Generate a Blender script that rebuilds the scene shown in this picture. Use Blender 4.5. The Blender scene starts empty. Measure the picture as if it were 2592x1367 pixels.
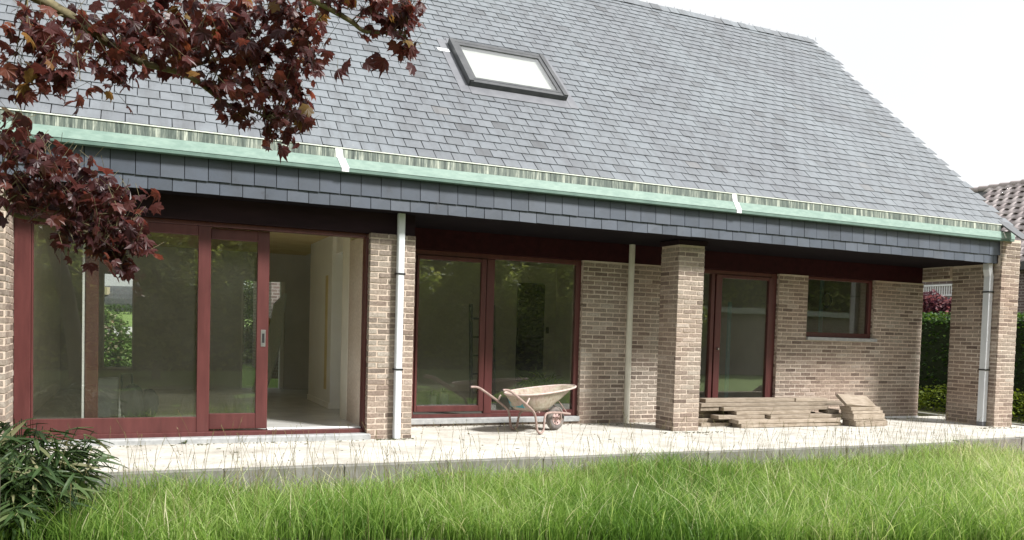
import bpy, bmesh, math, random
import numpy as np
from mathutils import Vector, Matrix, Quaternion
random.seed(7); rng = np.random.default_rng(11)
R_ = math.radians
sc = bpy.context.scene
col = sc.collection

# ------------------------------------------------------------------ camera
CAM = np.array([-6.49970, -9.19024, 1.19048]); YAW, PIT, ROL = 0.423604, -0.0412406, 0.028707
FPX, PPY = 2125.369, 926.465
def cam_axes():
    cy, sy, cp, sp, cr, sr = math.cos(YAW), math.sin(YAW), math.cos(PIT), math.sin(PIT), math.cos(ROL), math.sin(ROL)
    f = np.array([sy*cp, cy*cp, sp]); r0 = np.array([cy, -sy, 0.]); u = np.cross(r0, f)
    return cr*r0+sr*u, cr*u-sr*r0, f
CR, CU, CF = cam_axes()
cd = bpy.data.cameras.new('camera'); camo = bpy.data.objects.new('camera', cd); col.objects.link(camo)
cd.sensor_width = 36; cd.lens = 36*FPX/2592; cd.shift_y = (PPY-683.5)/2592; cd.clip_start = .05; cd.clip_end = 3000
m = Matrix.Identity(4)
for i, a in enumerate((CR, CU, -CF)):
    for j in range(3): m[j][i] = a[j]
m.translation = Vector(CAM); camo.matrix_world = m
sc.camera = camo
def proj(P):
    d = np.asarray(P, float)-CAM; w = d@CF
    return 1296+FPX*(d@CR)/w, PPY-FPX*(d@CU)/w, w

# ------------------------------------------------------------------ sky and sun
SUN = Vector((.29, -.36, .47)).normalized()
w = bpy.data.worlds.new('World'); sc.world = w; w.use_nodes = True
nt = w.node_tree; nt.nodes.clear()
sky = nt.nodes.new('ShaderNodeTexSky'); sky.sky_type = 'NISHITA'; sky.sun_disc = False
sky.sun_elevation = math.asin(SUN.z); sky.sun_rotation = math.atan2(SUN.x, SUN.y)
sky.air_density = 1.2; sky.dust_density = 4.0; sky.altitude = 20
mixn = nt.nodes.new('ShaderNodeMix'); mixn.data_type = 'RGBA'; mixn.inputs[0].default_value = .88
tc = nt.nodes.new('ShaderNodeTexCoord'); nz = nt.nodes.new('ShaderNodeTexNoise'); nz.inputs['Scale'].default_value = 2.2; nz.inputs['Detail'].default_value = 5
rmp = nt.nodes.new('ShaderNodeValToRGB')
rmp.color_ramp.elements[0].position = .3; rmp.color_ramp.elements[0].color = (11.0, 11.2, 11.4, 1)
rmp.color_ramp.elements[1].position = .7; rmp.color_ramp.elements[1].color = (11.8, 11.8, 11.8, 1)
bg = nt.nodes.new('ShaderNodeBackground'); bg.inputs[1].default_value = .064
wo = nt.nodes.new('ShaderNodeOutputWorld')
L = nt.links.new
L(tc.outputs['Generated'], nz.inputs['Vector']); L(nz.outputs['Fac'], rmp.inputs['Fac'])
L(sky.outputs[0], mixn.inputs[6]); L(rmp.outputs[0], mixn.inputs[7]); L(mixn.outputs[2], bg.inputs[0]); L(bg.outputs[0], wo.inputs[0])
sl = bpy.data.lights.new('sun', 'SUN'); sl.energy = 5.0; sl.angle = R_(10); sl.color = (1, .97, .93)
so = bpy.data.objects.new('sun', sl); col.objects.link(so); so.rotation_euler = SUN.to_track_quat('Z', 'Y').to_euler()
so.location = (4, -12, 14)
vs = sc.view_settings; vs.view_transform = 'Standard'; vs.look = 'None'; vs.exposure = .63; vs.gamma = 1
sc.cycles.use_denoising = True; sc.cycles.max_bounces = 10; sc.cycles.transparent_max_bounces = 24
sc.cycles.diffuse_bounces = 8; sc.cycles.caustics_reflective = False; sc.cycles.caustics_refractive = False
sc.cycles.sample_clamp_indirect = 8

# ------------------------------------------------------------------ materials
class MT:
    """small node helper around one Principled material"""
    def __init__(s, name):
        s.m = bpy.data.materials.new(name); s.m.use_nodes = True; s.t = s.m.node_tree
        s.p = s.t.nodes['Principled BSDF']; s.out = s.t.nodes['Material Output']
    def n(s, ty, **k):
        o = s.t.nodes.new(ty)
        for a, v in k.items():
            if a.startswith('_'): setattr(o, a[1:], v)
            else: o.inputs[a.replace('__', ' ')].default_value = v
        return o
    def l(s, a, b): s.t.links.new(a, b)
    def coord(s, kind='Object', scale=(1, 1, 1)):
        if kind == 'Position': src = s.n('ShaderNodeNewGeometry').outputs['Position']
        else: src = s.n('ShaderNodeTexCoord').outputs[kind]
        mp = s.n('ShaderNodeMapping'); mp.inputs['Scale'].default_value = scale; s.l(src, mp.inputs[0]); return mp.outputs[0]
    def noise(s, scale=5, detail=4, rough=.6, kind='Object', mscale=(1, 1, 1)):
        o = s.n('ShaderNodeTexNoise', Scale=scale, Detail=detail, Roughness=rough); s.l(s.coord(kind, mscale), o.inputs['Vector']); return o.outputs['Fac']
    def ramp(s, fac, stops):
        r = s.n('ShaderNodeValToRGB'); e = r.color_ramp.elements
        while len(e) < len(stops): e.new(.5)
        for q, (pos, c) in zip(e, stops): q.position = pos; q.color = (*c, 1) if len(c) == 3 else c
        s.l(fac, r.inputs[0]); return r.outputs[0]
    def mix(s, a, b, fac, mode='MIX'):
        x = s.n('ShaderNodeMix', _data_type='RGBA', _blend_type=mode)
        for v, i in ((fac, 0), (a, 6), (b, 7)):
            if hasattr(v, 'links'): s.l(v, x.inputs[i])
            else: x.inputs[i].default_value = v if i == 0 else (*v, 1)
        return x.outputs[2]
    def attr(s, name='tint'):
        a = s.n('ShaderNodeAttribute', _attribute_name=name); return a.outputs['Fac']
    def bump(s, h, strength=.3, dist=.01):
        b = s.n('ShaderNodeBump', Strength=strength, Distance=dist); s.l(h, b.inputs['Height']); s.l(b.outputs[0], s.p.inputs['Normal'])
    def base(s, c):
        if hasattr(c, 'links'): s.l(c, s.p.inputs['Base Color'])
        else: s.p.inputs['Base Color'].default_value = (*c, 1)
    def set(s, **k):
        for a, v in k.items(): s.p.inputs[a.replace('__', ' ')].default_value = v
MAT = {}
def simple(name, a, b=None, scale=8, rough=.6, bump=0, metal=0, kind='Object', mscale=(1, 1, 1), spec=.5, lo=.35, hi=.68, bd=.01):
    M = MT(name); b = b or a
    f = M.noise(scale, 6, .62, kind, mscale)
    M.base(M.ramp(f, [(lo, a), (hi, b)])); M.set(Roughness=rough, Metallic=metal, Specular__IOR__Level=spec)
    if bump: M.bump(f, bump, bd)
    MAT[name] = M.m; return M
# brick: tint picks the burn of each brick
M = MT('brick'); t = M.attr()
c = M.ramp(t, [(0, (.165, .132, .115)), (.3, (.26, .215, .187)), (.6, (.33, .282, .243)), (.85, (.355, .312, .275)), (1, (.42, .375, .335))])
f = M.noise(38, 5, .7, 'Position'); c = M.mix(c, M.ramp(f, [(.3, (.45, .42, .40)), (.65, (1.12, 1.12, 1.1))]), .75, 'MULTIPLY')
f2 = M.noise(1.3, 3, .5, 'Position'); c = M.mix(c, M.ramp(f2, [(.35, (1.02, .92, .88)), (.65, (.97, 1., .98))]), .8, 'MULTIPLY')
M.base(c); M.set(Roughness=.9, Specular__IOR__Level=.15); M.bump(f, .6, .006); MAT['brick'] = M.m
M = MT('mortar'); f = M.noise(30, 5, .7, 'Position'); g = M.noise(1.1, 3, .5, 'Position')
c = M.mix(M.ramp(f, [(.3, (.52, .45, .385)), (.7, (.70, .62, .54))]), M.ramp(g, [(.35, (.8, .72, .66)), (.65, (1, 1, 1))]), .8, 'MULTIPLY')
M.base(c); M.set(Roughness=.95, Specular__IOR__Level=.1); M.bump(f, .5, .006); MAT['mortar'] = M.m
# roof slate
M = MT('slate'); t = M.attr()
c = M.ramp(t, [(0, (.105, .113, .122)), (.12, (.138, .151, .164)), (.5, (.156, .173, .190)), (.9, (.170, .187, .204)), (1, (.160, .166, .172))])
f = M.noise(9, 6, .65, 'Position'); c = M.mix(c, M.ramp(f, [(.3, (.80, .80, .80)), (.62, (1.04, 1.04, 1.04))]), .7, 'MULTIPLY')
g = M.noise(.9, 4, .6, 'Position', (1.4, .5, .5)); c = M.mix(c, M.ramp(g, [(.36, (.86, .84, .85)), (.6, (1.04, 1.05, 1.05))]), .8, 'MULTIPLY')
lc = M.noise(34, 3, .6, 'Position'); c = M.mix(c, (.34, .35, .33), M.ramp(lc, [(.70, (0, 0, 0)), (.76, (.7, .7, .7))]))
rn = M.noise(5, 4, .65, 'Position', (2.2, .25, .25)); c = M.mix(c, M.ramp(rn, [(.36, (.80, .78, .77)), (.52, (1, 1, 1))]), .7, 'MULTIPLY')
M.base(c); M.set(Roughness=.5, Specular__IOR__Level=.5); M.bump(f, .25, .004); MAT['slate'] = M.m
M = MT('fascia_slate'); t = M.attr()
c = M.ramp(t, [(0, (.048, .060, .080)), (.5, (.062, .076, .100)), (1, (.078, .093, .118))])
f = M.noise(2.6, 6, .7, 'Position', (1.4, 1, 1.)); c = M.mix(c, M.ramp(f, [(.25, (.50, .45, .42)), (.40, (.92, .90, .88)), (.6, (1.06, 1.06, 1.07))]), .8, 'MULTIPLY')
M.base(c); M.set(Roughness=.48); M.bump(M.noise(25, 4, .6, 'Position'), .2, .003); MAT['fascia_slate'] = M.m
simple('underlay', (.012, .012, .014), rough=.9)
# copper
simple('copper_green', (.17, .265, .228), (.245, .35, .302), 9, .6, .15, kind='Position', mscale=(1, 1, 3))
M = MT('copper_streak'); f = M.noise(30, 5, .8, 'Position', (1, .02, .05)); g = M.noise(3, 4, .6, 'Position')
c = M.ramp(f, [(.37, (.030, .044, .040)), (.46, (.085, .115, .105)), (.54, (.16, .19, .17)), (.63, (.48, .52, .47))])
c = M.mix(c, M.ramp(g, [(.35, (.75, .78, .72)), (.65, (1.1, 1.08, .98))]), .8, 'MULTIPLY')
M.base(c); M.set(Roughness=.6); MAT['copper_streak'] = M.m
simple('copper_edge', (.55, .6, .54), (.75, .78, .72), 20, .6, kind='Position')
simple('copper_shaded', (.085, .15, .125), (.13, .21, .175), 8, .6, kind='Position')  # green copper darkened, shade under the gutter put into the colour
simple('white_flashing', (.72, .74, .75), (.82, .83, .84), 12, .55)
# timber paint
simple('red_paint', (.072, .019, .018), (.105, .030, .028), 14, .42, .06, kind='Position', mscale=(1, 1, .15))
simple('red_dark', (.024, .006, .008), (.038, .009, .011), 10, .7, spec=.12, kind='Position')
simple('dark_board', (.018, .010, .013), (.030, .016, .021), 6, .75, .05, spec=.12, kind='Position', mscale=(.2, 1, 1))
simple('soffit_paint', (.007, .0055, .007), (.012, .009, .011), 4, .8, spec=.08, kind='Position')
simple('black_plastic', (.012, .012, .013), rough=.45)
simple('brown_wood', (.075, .026, .016), (.11, .04, .025), 12, .5, .05, kind='Position', mscale=(1, 1, .1))
simple('blue_stone', (.27, .28, .285), (.39, .40, .40), 14, .75, .15, kind='Position')
simple('zinc', (.50, .53, .56), (.63, .66, .69), 5, .42, kind='Position', mscale=(1, 1, .25))
simple('cream_pvc', (.56, .54, .46), (.66, .64, .56), 4, .45, kind='Position')
simple('steel', (.5, .5, .5), (.62, .62, .62), 20, .3, metal=.9)
simple('skylight_frame', (.055, .058, .062), (.085, .088, .092), 8, .45, kind='Position')
simple('lead', (.13, .135, .15), (.17, .175, .19), 7, .5, kind='Position')
simple('reflection_sheet', (.86, .87, .88), rough=.8)  # white that imitates the sky mirrored in the skylight
# glass: thin clear pane, reflection by Fresnel
M = MT('glass'); M.t.nodes.remove(M.p)
tr = M.n('ShaderNodeBsdfTransparent', Color=(.94, .955, .93, 1)); gl = M.n('ShaderNodeBsdfGlossy', Roughness=.0); fr = M.n('ShaderNodeFresnel', IOR=1.5)
wb_ = M.n('ShaderNodeBump', Strength=.03, Distance=.02); M.l(M.noise(1.7, 2, .5, 'Position'), wb_.inputs['Height']); M.l(wb_.outputs[0], gl.inputs['Normal'])
bf = M.n('ShaderNodeNewGeometry'); io = M.n('ShaderNodeMapRange'); io.inputs[3].default_value = 1.5; io.inputs[4].default_value = 1/1.5
M.l(bf.outputs['Backfacing'], io.inputs[0]); M.l(io.outputs[0], fr.inputs['IOR'])
m2 = M.n('ShaderNodeMath', _operation='MULTIPLY', _use_clamp=True); m2.inputs[1].default_value = 2.8; M.l(fr.outputs[0], m2.inputs[0])
mx = M.n('ShaderNodeMixShader'); M.l(m2.outputs[0], mx.inputs[0]); M.l(tr.outputs[0], mx.inputs[1]); M.l(gl.outputs[0], mx.inputs[2])
df = M.n('ShaderNodeBsdfDiffuse', Color=(.62, .64, .56, 1)); dm = M.n('ShaderNodeMixShader'); dr_ = M.n('ShaderNodeMapRange'); dr_.inputs[1].default_value = .35; dr_.inputs[2].default_value = .7; dr_.inputs[3].default_value = .010; dr_.inputs[4].default_value = .019
M.l(M.noise(2.2, 6, .7, 'Position'), dr_.inputs[0]); M.l(dr_.outputs[0], dm.inputs[0]); M.l(mx.outputs[0], dm.inputs[1]); M.l(df.outputs[0], dm.inputs[2]); M.l(dm.outputs[0], M.out.inputs[0]); MAT['glass'] = M.m
# interior
simple('plaster', (.74, .71, .62), (.82, .79, .71), 3, .9, .05, kind='Position')
simple('plaster_grey', (.54, .525, .50), (.63, .61, .58), 2, .9, kind='Position')
simple('plaster_white', (.84, .82, .77), (.88, .87, .83), 3, .85, kind='Position')
simple('ochre_plaster', (.66, .53, .26), (.78, .66, .38), 3, .9, kind='Position')
simple('pale_green_trim', (.50, .58, .52), (.58, .65, .59), 3, .7)
M = simple('floor_tile', (.52, .52, .50), (.64, .64, .62), 2.5, .22, kind='Position')
simple('raw_timber', (.30, .20, .10), (.42, .29, .15), 9, .7, mscale=(1, 1, .2))
# ground
M = MT('screed'); f = M.noise(2.2, 8, .7, 'Position'); g = M.noise(30, 5, .7, 'Position'); h = M.noise(.7, 3, .5, 'Position')
c = M.ramp(f, [(.28, (.27, .25, .215)), (.40, (.43, .41, .365)), (.55, (.54, .525, .48)), (.75, (.59, .58, .545))])
c = M.mix(c, M.ramp(g, [(.32, (.62, .6, .57)), (.5, (1, 1, 1))]), .7, 'MULTIPLY')
v = M.n('ShaderNodeTexVoronoi', _feature='DISTANCE_TO_EDGE', Scale=2.3, Randomness=1.0)
wn = M.n('ShaderNodeTexNoise', Scale=3.0, Detail=4.0); ad = M.n('ShaderNodeVectorMath', _operation='MULTIPLY_ADD')
ps = M.n('ShaderNodeNewGeometry').outputs['Position']; M.l(ps, wn.inputs['Vector']); M.l(wn.outputs['Color'], ad.inputs[0]); ad.inputs[1].default_value = (.5, .5, .5); M.l(ps, ad.inputs[2]); M.l(ad.outputs[0], v.inputs['Vector'])
crk = M.ramp(v.outputs['Distance'], [(0.0, (1, 1, 1)), (.014, (0, 0, 0))])
rx = M.n('ShaderNodeSeparateXYZ'); M.l(ps, rx.inputs[0])
msk = M.n('ShaderNodeMapRange'); msk.inputs[1].default_value = -1.; msk.inputs[2].default_value = 2.5; msk.inputs[3].default_value = 0; msk.inputs[4].default_value = .8; M.l(rx.outputs['X'], msk.inputs[0])
mm = M.n('ShaderNodeMath', _operation='MULTIPLY'); M.l(crk, mm.inputs[0]); M.l(msk.outputs[0], mm.inputs[1])
c = M.mix(c, (.17, .15, .12), mm.outputs[0])
M.base(c); M.set(Roughness=.92, Specular__IOR__Level=.2); M.bump(f, .5, .02); MAT['screed'] = M.m
simple('concrete', (.15, .148, .132), (.235, .23, .21), 7, .9, .3, kind='Position')
simple('soil', (.055, .06, .028), (.10, .10, .045), 5, .95, .4, kind='Position')
simple('meadow', (.13, .205, .045), (.20, .29, .075), 1.2, .95, .3, kind='Position')
simple('asphalt', (.42, .42, .41), (.5, .5, .49), 3, .9, kind='Position')
simple('paving', (.30, .19, .15), (.38, .26, .21), 9, .9, .2, kind='Position')
def leafmat(name, stops, trans, tw=.45, rough=.5):
    M = MT(name); t = M.attr(); c = M.ramp(t, stops)
    M.base(c); M.set(Roughness=rough, Specular__IOR__Level=.35)
    tb = M.n('ShaderNodeBsdfTranslucent'); cc = M.mix(c, trans, 1.0, 'MULTIPLY'); M.l(cc, tb.inputs[0])
    mx = M.n('ShaderNodeMixShader'); mx.inputs[0].default_value = tw
    M.l(M.p.outputs[0], mx.inputs[1]); M.l(tb.outputs[0], mx.inputs[2]); M.l(mx.outputs[0], M.out.inputs[0]); MAT[name] = M.m
leafmat('grass_blade', [(0, (.10, .20, .032)), (.35, (.185, .31, .06)), (.7, (.30, .42, .115)), (.92, (.45, .53, .24)), (1, (.58, .56, .36))], (1.3, 1.3, 1.05), .5)
leafmat('seed_stalk', [(0, (.13, .12, .05)), (1, (.27, .23, .11))], (1, 1, 1), .2)
leafmat('maple_leaf', [(0, (.040, .017, .020)), (.5, (.078, .026, .025)), (.85, (.125, .042, .032)), (.97, (.175, .065, .034)), (1, (.18, .12, .04))], (2.2, 1.6, 1.3), .40, .38)
leafmat('bamboo_leaf', [(0, (.022, .046, .014)), (.5, (.05, .092, .03)), (.85, (.105, .155, .06)), (1, (.24, .24, .13))], (1.3, 1.3, .8), .3, .4)
leafmat('hedge_leaf', [(0, (.018, .045, .010)), (.6, (.042, .095, .02)), (.9, (.09, .16, .03)), (1, (.16, .25, .04))], (1.4, 1.4, .8), .35)
leafmat('lime_leaf', [(0, (.09, .14, .012)), (1, (.24, .30, .03))], (1.4, 1.4, .8), .35)
leafmat('copper_leaf', [(0, (.035, .015, .025)), (.6, (.09, .03, .04)), (1, (.36, .15, .15))], (1.4, 1.2, 1.2), .3)
leafmat('flower_leaf', [(0, (.05, .11, .02)), (.6, (.10, .18, .03)), (.8, (.16, .22, .05)), (.81, (.55, .40, .34)), (1, (.7, .6, .52))], (1.3, 1.3, .9), .3)
leafmat('backlit_leaf', [(0, (.08, .12, .03)), (.6, (.21, .27, .08)), (1, (.38, .42, .17))], (1.6, 1.5, 1.0), .6)
leafmat('tree_leaf', [(0, (.015, .035, .01)), (.6, (.035, .08, .018)), (1, (.085, .14, .035))], (1.3, 1.3, .8), .3)
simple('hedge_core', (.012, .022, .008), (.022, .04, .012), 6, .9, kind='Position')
simple('bark', (.06, .05, .035), (.12, .105, .07), 22, .9, .5, kind='Position')
simple('bark_green', (.10, .085, .045), (.20, .17, .09), 25, .85, .4, kind='Position')
# weathered planks: grain along the plank's own X
def plankmat(name, a, b, d):
    M = MT(name); f = M.noise(4, 8, .7, 'Object', (1.2, 14, 14)); g = M.noise(7, 4, .6, 'Position')
    o = M.n('ShaderNodeObjectInfo').outputs['Random']
    c = M.mix(M.ramp(f, [(.28, d), (.45, a), (.7, b)]), M.ramp(g, [(.3, (.72, .7, .66)), (.6, (1, 1, 1))]), .8, 'MULTIPLY')
    c = M.mix(c, M.ramp(o, [(0, (.76, .74, .70)), (1, (1.08, 1.05, 1.0))]), 1.0, 'MULTIPLY')
    M.base(c); M.set(Roughness=.88, Specular__IOR__Level=.2); M.bump(f, .5, .006); MAT[name] = M.m
plankmat('plank_wood', (.33, .282, .235), (.45, .40, .345), (.18, .145, .115))
# wheelbarrow
M = MT('barrow_tray'); f = M.noise(13, 7, .75); g = M.noise(4, 4, .6); h = M.noise(60, 2, .5, 'Object', (1, 1, .25))
c = M.ramp(f, [(.30, (.16, .095, .062)), (.42, (.30, .25, .19)), (.58, (.37, .335, .265)), (.75, (.45, .42, .35))])
c = M.mix(c, (.37, .275, .245), M.ramp(g, [(.45, (0, 0, 0)), (.65, (.9, .9, .9))])); c = M.mix(c, M.ramp(h, [(.3, (.6, .55, .5)), (.5, (1, 1, 1))]), .7, 'MULTIPLY')
M.base(c); M.set(Roughness=.85); M.bump(f, .3, .004); MAT['barrow_tray'] = M.m
simple('barrow_pink', (.40, .30, .27), (.56, .46, .42), 18, .85, .2, lo=.3)
simple('barrow_tube', (.22, .15, .13), (.36, .27, .24), 20, .7, .2, lo=.3)
simple('barrow_blue', (.05, .24, .28), (.30, .26, .2), 11, .7, .2, lo=.5, hi=.56)
simple('rubber', (.10, .09, .085), (.24, .21, .19), 12, .9, .2)
simple('pink_rim', (.44, .31, .29), (.54, .41, .38), 20, .7)
# neighbour
M = MT('pantile'); t = M.attr(); M.base(M.ramp(t, [(0, (.34, .292, .288)), (1, (.46, .41, .40))])); M.set(Roughness=.75); MAT['pantile'] = M.m
M = MT('far_brick'); bt = M.n('ShaderNodeTexBrick', Color1=(.12, .085, .08, 1), Color2=(.17, .12, .11, 1), Mortar=(.30, .27, .25, 1), Scale=1.0, Mortar__Size=.012, Brick__Width=.22, Row__Height=.07)
xc = M.n('ShaderNodeSeparateXYZ'); M.l(M.n('ShaderNodeNewGeometry').outputs['Position'], xc.inputs[0]); cb = M.n('ShaderNodeCombineXYZ'); sm = M.n('ShaderNodeMath', _operation='ADD'); M.l(xc.outputs[0], sm.inputs[0]); M.l(xc.outputs[1], sm.inputs[1]); M.l(sm.outputs[0], cb.inputs[0]); M.l(xc.outputs[2], cb.inputs[1]); M.l(cb.outputs[0], bt.inputs['Vector'])
M.base(bt.outputs['Color']); M.set(Roughness=.9); MAT['far_brick'] = M.m
simple('white_paint', (.72, .72, .72), (.8, .8, .8), 6, .5)
simple('dark_void', (.02, .02, .022), rough=.4)
simple('barn_roof', (.06, .065, .075), (.09, .095, .105), 2, .6)
simple('barn_panel', (.42, .36, .25), (.48, .42, .3), 2, .7)
simple('cardboard', (.30, .08, .06), (.42, .14, .1), 9, .85)
simple('sand_sheet', (.55, .40, .2), (.66, .5, .28), 5, .7)
simple('clear_film', (.62, .70, .68), (.86, .90, .88), 16, .3, mscale=(8, 8, .4), lo=.3)
simple('dark_green_plastic', (.004, .008, .005), (.008, .014, .009), 9, .8)
simple('grey_plastic', (.20, .21, .2), (.28, .29, .28), 6, .5)
simple('dark_metal', (.03, .035, .034), (.05, .055, .054), 12, .4)
simple('light_blue', (.35, .55, .60), (.42, .62, .66), 6, .5)

# ------------------------------------------------------------------ mesh helpers
def put(name, mesh, mat=None, parent=None, kind=None, label=None, cat=None, group=None):
    o = bpy.data.objects.new(name, mesh); col.objects.link(o)
    if mat and mesh is not None: 
        if not mesh.materials: mesh.materials.append(MAT[mat])
    if parent: o.parent = parent
    if kind: o['kind'] = kind
    if label: o['label'] = label; o['category'] = cat
    if group: o['group'] = group
    return o
def thing(name, label, cat, loc=(0, 0, 0), rz=0, group=None):
    o = bpy.data.objects.new(name, None); col.objects.link(o); o.location = loc; o.rotation_euler = (0, 0, rz); o.empty_display_size = .1
    o['label'] = label; o['category'] = cat
    if group: o['group'] = group
    return o
def npmesh(name, V, F, tint=None, smooth=False, mat=None):
    """V (n,3), F (m,k) arrays with one polygon size"""
    V = np.asarray(V, np.float32); F = np.asarray(F, np.int32); me = bpy.data.meshes.new(name)
    me.vertices.add(len(V)); me.vertices.foreach_set('co', V.ravel())
    k = F.shape[1]; me.loops.add(F.size); me.loops.foreach_set('vertex_index', F.ravel())
    me.polygons.add(len(F)); me.polygons.foreach_set('loop_start', np.arange(0, F.size, k, dtype=np.int32))
    if tint is not None: a = me.attributes.new('tint', 'FLOAT', 'POINT'); a.data.foreach_set('value', np.asarray(tint, np.float32))
    me.polygons.foreach_set('use_smooth', np.full(len(F), bool(smooth)))
    me.update(calc_edges=True); me.validate()
    if mat: me.materials.append(MAT[mat])
    return me
class MB:
    def __init__(s): s.v = []; s.f = []; s.sm = []
    def add(s, V, F, smooth=False):
        o = len(s.v); s.v += [tuple(map(float, p)) for p in V]; s.f += [tuple(o+i for i in f) for f in F]; s.sm += [smooth]*len(F); return s
    def box(s, x0, x1, y0, y1, z0, z1, c=0):
        if c <= 0:
            V = [(x, y, z) for x in (x0, x1) for y in (y0, y1) for z in (z0, z1)]
            return s.add(V, [(0, 1, 3, 2), (4, 6, 7, 5), (0, 4, 5, 1), (2, 3, 7, 6), (0, 2, 6, 4), (1, 5, 7, 3)])
        b = bmesh.new(); bmesh.ops.create_cube(b, size=1)
        for v in b.verts: v.co = Vector(((x0+x1)/2+v.co.x*(x1-x0), (y0+y1)/2+v.co.y*(y1-y0), (z0+z1)/2+v.co.z*(z1-z0)))
        bmesh.ops.bevel(b, geom=b.edges[:], offset=c, segments=1, affect='EDGES', profile=.5)
        b.verts.index_update(); V = [v.co[:] for v in b.verts]; F = [[v.index for v in f.verts] for f in b.faces]; b.free(); return s.add(V, F)
    def tube(s, pts, r, n=10, caps=True):
        P = [Vector(p) for p in pts]; rr = r if isinstance(r, (list, tuple)) else [r]*len(P)
        V = []; F = []; up = Vector((0, 0, 1)); prev = None
        for i, p in enumerate(P):
            d = (P[min(i+1, len(P)-1)]-P[max(i-1, 0)]).normalized()
            if prev is None:
                a = up if abs(d.dot(up)) < .95 else Vector((1, 0, 0)); x = d.cross(a).normalized()
            else: x = (prev-d*prev.dot(d)).normalized()
            prev = x; y = d.cross(x)
            for k in range(n): t = 2*math.pi*k/n; V.append(p+(x*math.cos(t)+y*math.sin(t))*rr[i])
        for i in range(len(P)-1):
            for k in range(n): F.append((i*n+k, i*n+(k+1) % n, (i+1)*n+(k+1) % n, (i+1)*n+k))
        s.add(V, F, True)
        if caps: s.add(V[:n], [tuple(range(n))[::-1]]); s.add(V[-n:], [tuple(range(n))])
        return s
    def prism(s, pts, a, b, axis='y'):
        """extrude a 2D outline between a and b along axis; pts in the remaining two axes in order"""
        n = len(pts)
        def q(p, t): return {'x': (t, p[0], p[1]), 'y': (p[0], t, p[1]), 'z': (p[0], p[1], t)}[axis]
        V = [q(p, a) for p in pts]+[q(p, b) for p in pts]
        F = [tuple(range(n)), tuple(range(2*n-1, n-1, -1))]+[(i, n+i, n+(i+1) % n, (i+1) % n)[::-1] for i in range(n)]
        return s.add(V, F)
    def mesh(s, name):
        me = bpy.data.meshes.new(name); me.from_pydata(s.v, [], s.f); me.polygons.foreach_set('use_smooth', s.sm)
        b = bmesh.new(); b.from_mesh(me); bmesh.ops.recalc_face_normals(b, faces=b.faces[:]); b.to_mesh(me); b.free(); me.update(); return me
    def put(s, name, mat, parent=None, **k): return put(name, s.mesh(name), mat, parent, **k)
def bez(pts, n=5):
    """Catmull-Rom through the points"""
    P = [Vector(p) for p in pts]; out = []
    for i in range(len(P)-1):
        a, b, c, d = P[max(i-1, 0)], P[i], P[i+1], P[min(i+2, len(P)-1)]
        for k in range(n):
            t = k/n; out.append(.5*((2*b)+(c-a)*t+(2*a-5*b+4*c-d)*t*t+(3*b-a-3*c+d)*t*t*t))
    return out+[P[-1]]
def gz(x): return -.068-.003*x          # terrace falls slightly to the right

# ------------------------------------------------------------------ ground
LAWN = -.31
mb = MB(); mb.add([(-900, -900, LAWN-.03), (900, -900, LAWN-.03), (900, 900, LAWN-.03), (-900, 900, LAWN-.03)], [(0, 1, 2, 3)])
mb.put('ground', 'meadow', kind='structure')
# lawn bed near the terrace, gently uneven
n = 60; xs = np.linspace(-11, 3.0, n); ys = np.linspace(-12, -1.76, n); X, Y = np.meshgrid(xs, ys)
def lawn_z(x, y): return LAWN+.03*np.sin(x*1.3+.6)*np.cos(y*1.7)+.02*np.sin(x*3.1+y*2.2)
V = np.stack([X, Y, lawn_z(X, Y)], -1).reshape(-1, 3); I = np.arange(n*n).reshape(n, n)
F = np.stack([I[:-1, :-1], I[:-1, 1:], I[1:, 1:], I[1:, :-1]], -1).reshape(-1, 4)
put('lawn', npmesh('lawn', V, F, smooth=True, mat='soil'), kind='structure')
# bank rising behind the house, with the street on it
mb = MB(); prof = [(8.6, LAWN-.02), (9.2, 0.0), (12, .1), (20, .6), (26, .95), (34, 1.2), (60, 1.9), (120, 2.0), (420, 2.0)]
V = [(x, y, z) for y, z in prof for x in (-400, 5.0)]; mb.add(V, [(2*i, 2*i+1, 2*i+3, 2*i+2) for i in range(len(prof)-1)], True); mb.put('bank', 'meadow', kind='structure')
mb = MB(); mb.add([(-60, 20.6, .645), (5, 20.6, .645), (5, 25.6, .945), (-60, 25.6, .945)], [(0, 1, 2, 3)]); mb.put('street', 'asphalt', kind='structure')
# terrace slab
nx, ny = 75, 16; xs = np.linspace(-9.8, 6.5, nx); ys = np.linspace(-1.70, 1.2, ny); X, Y = np.meshgrid(xs, ys); Z = gz(X)+.004*np.sin(X*2.3)*np.sin(Y*3)
V = np.stack([X, Y, Z], -1).reshape(-1, 3); I = np.arange(nx*ny).reshape(ny, nx)
F = np.stack([I[:-1, :-1], I[:-1, 1:], I[1:, 1:], I[1:, :-1]], -1).reshape(-1, 4)
terr = put('terrace', npmesh('terrace', V, F, smooth=True, mat='screed'), kind='structure')
x = -9.8; k = 0
while x < 3.24:
    ln = min([1.0, 1.02, .98][k % 3], 3.25-x); k += 1
    b = MB(); z = gz(x+ln/2); dy = random.uniform(-.004, .004); b.box(x+.003, x+ln-.003, -1.80+dy, -1.698, LAWN-.1, z+.006+random.uniform(-.002, .003), .006); b.put('kerb_stone', 'concrete', terr); x += ln
for a, c, dz in ((3.262, 4.485, .02), (4.50, 5.6, .028), (5.61, 6.7, .02)):
    MB().box(a, c, -1.70, -1.60, LAWN-.1, gz(a)+dz, .006).put('kerb_stone', 'concrete', terr)
mb = MB(); mb.box(6.5, 6.62, -1.6, 3.2, LAWN-.1, gz(6.5)+.02, .008); mb.put('kerb_stone', 'concrete', terr)
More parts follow.
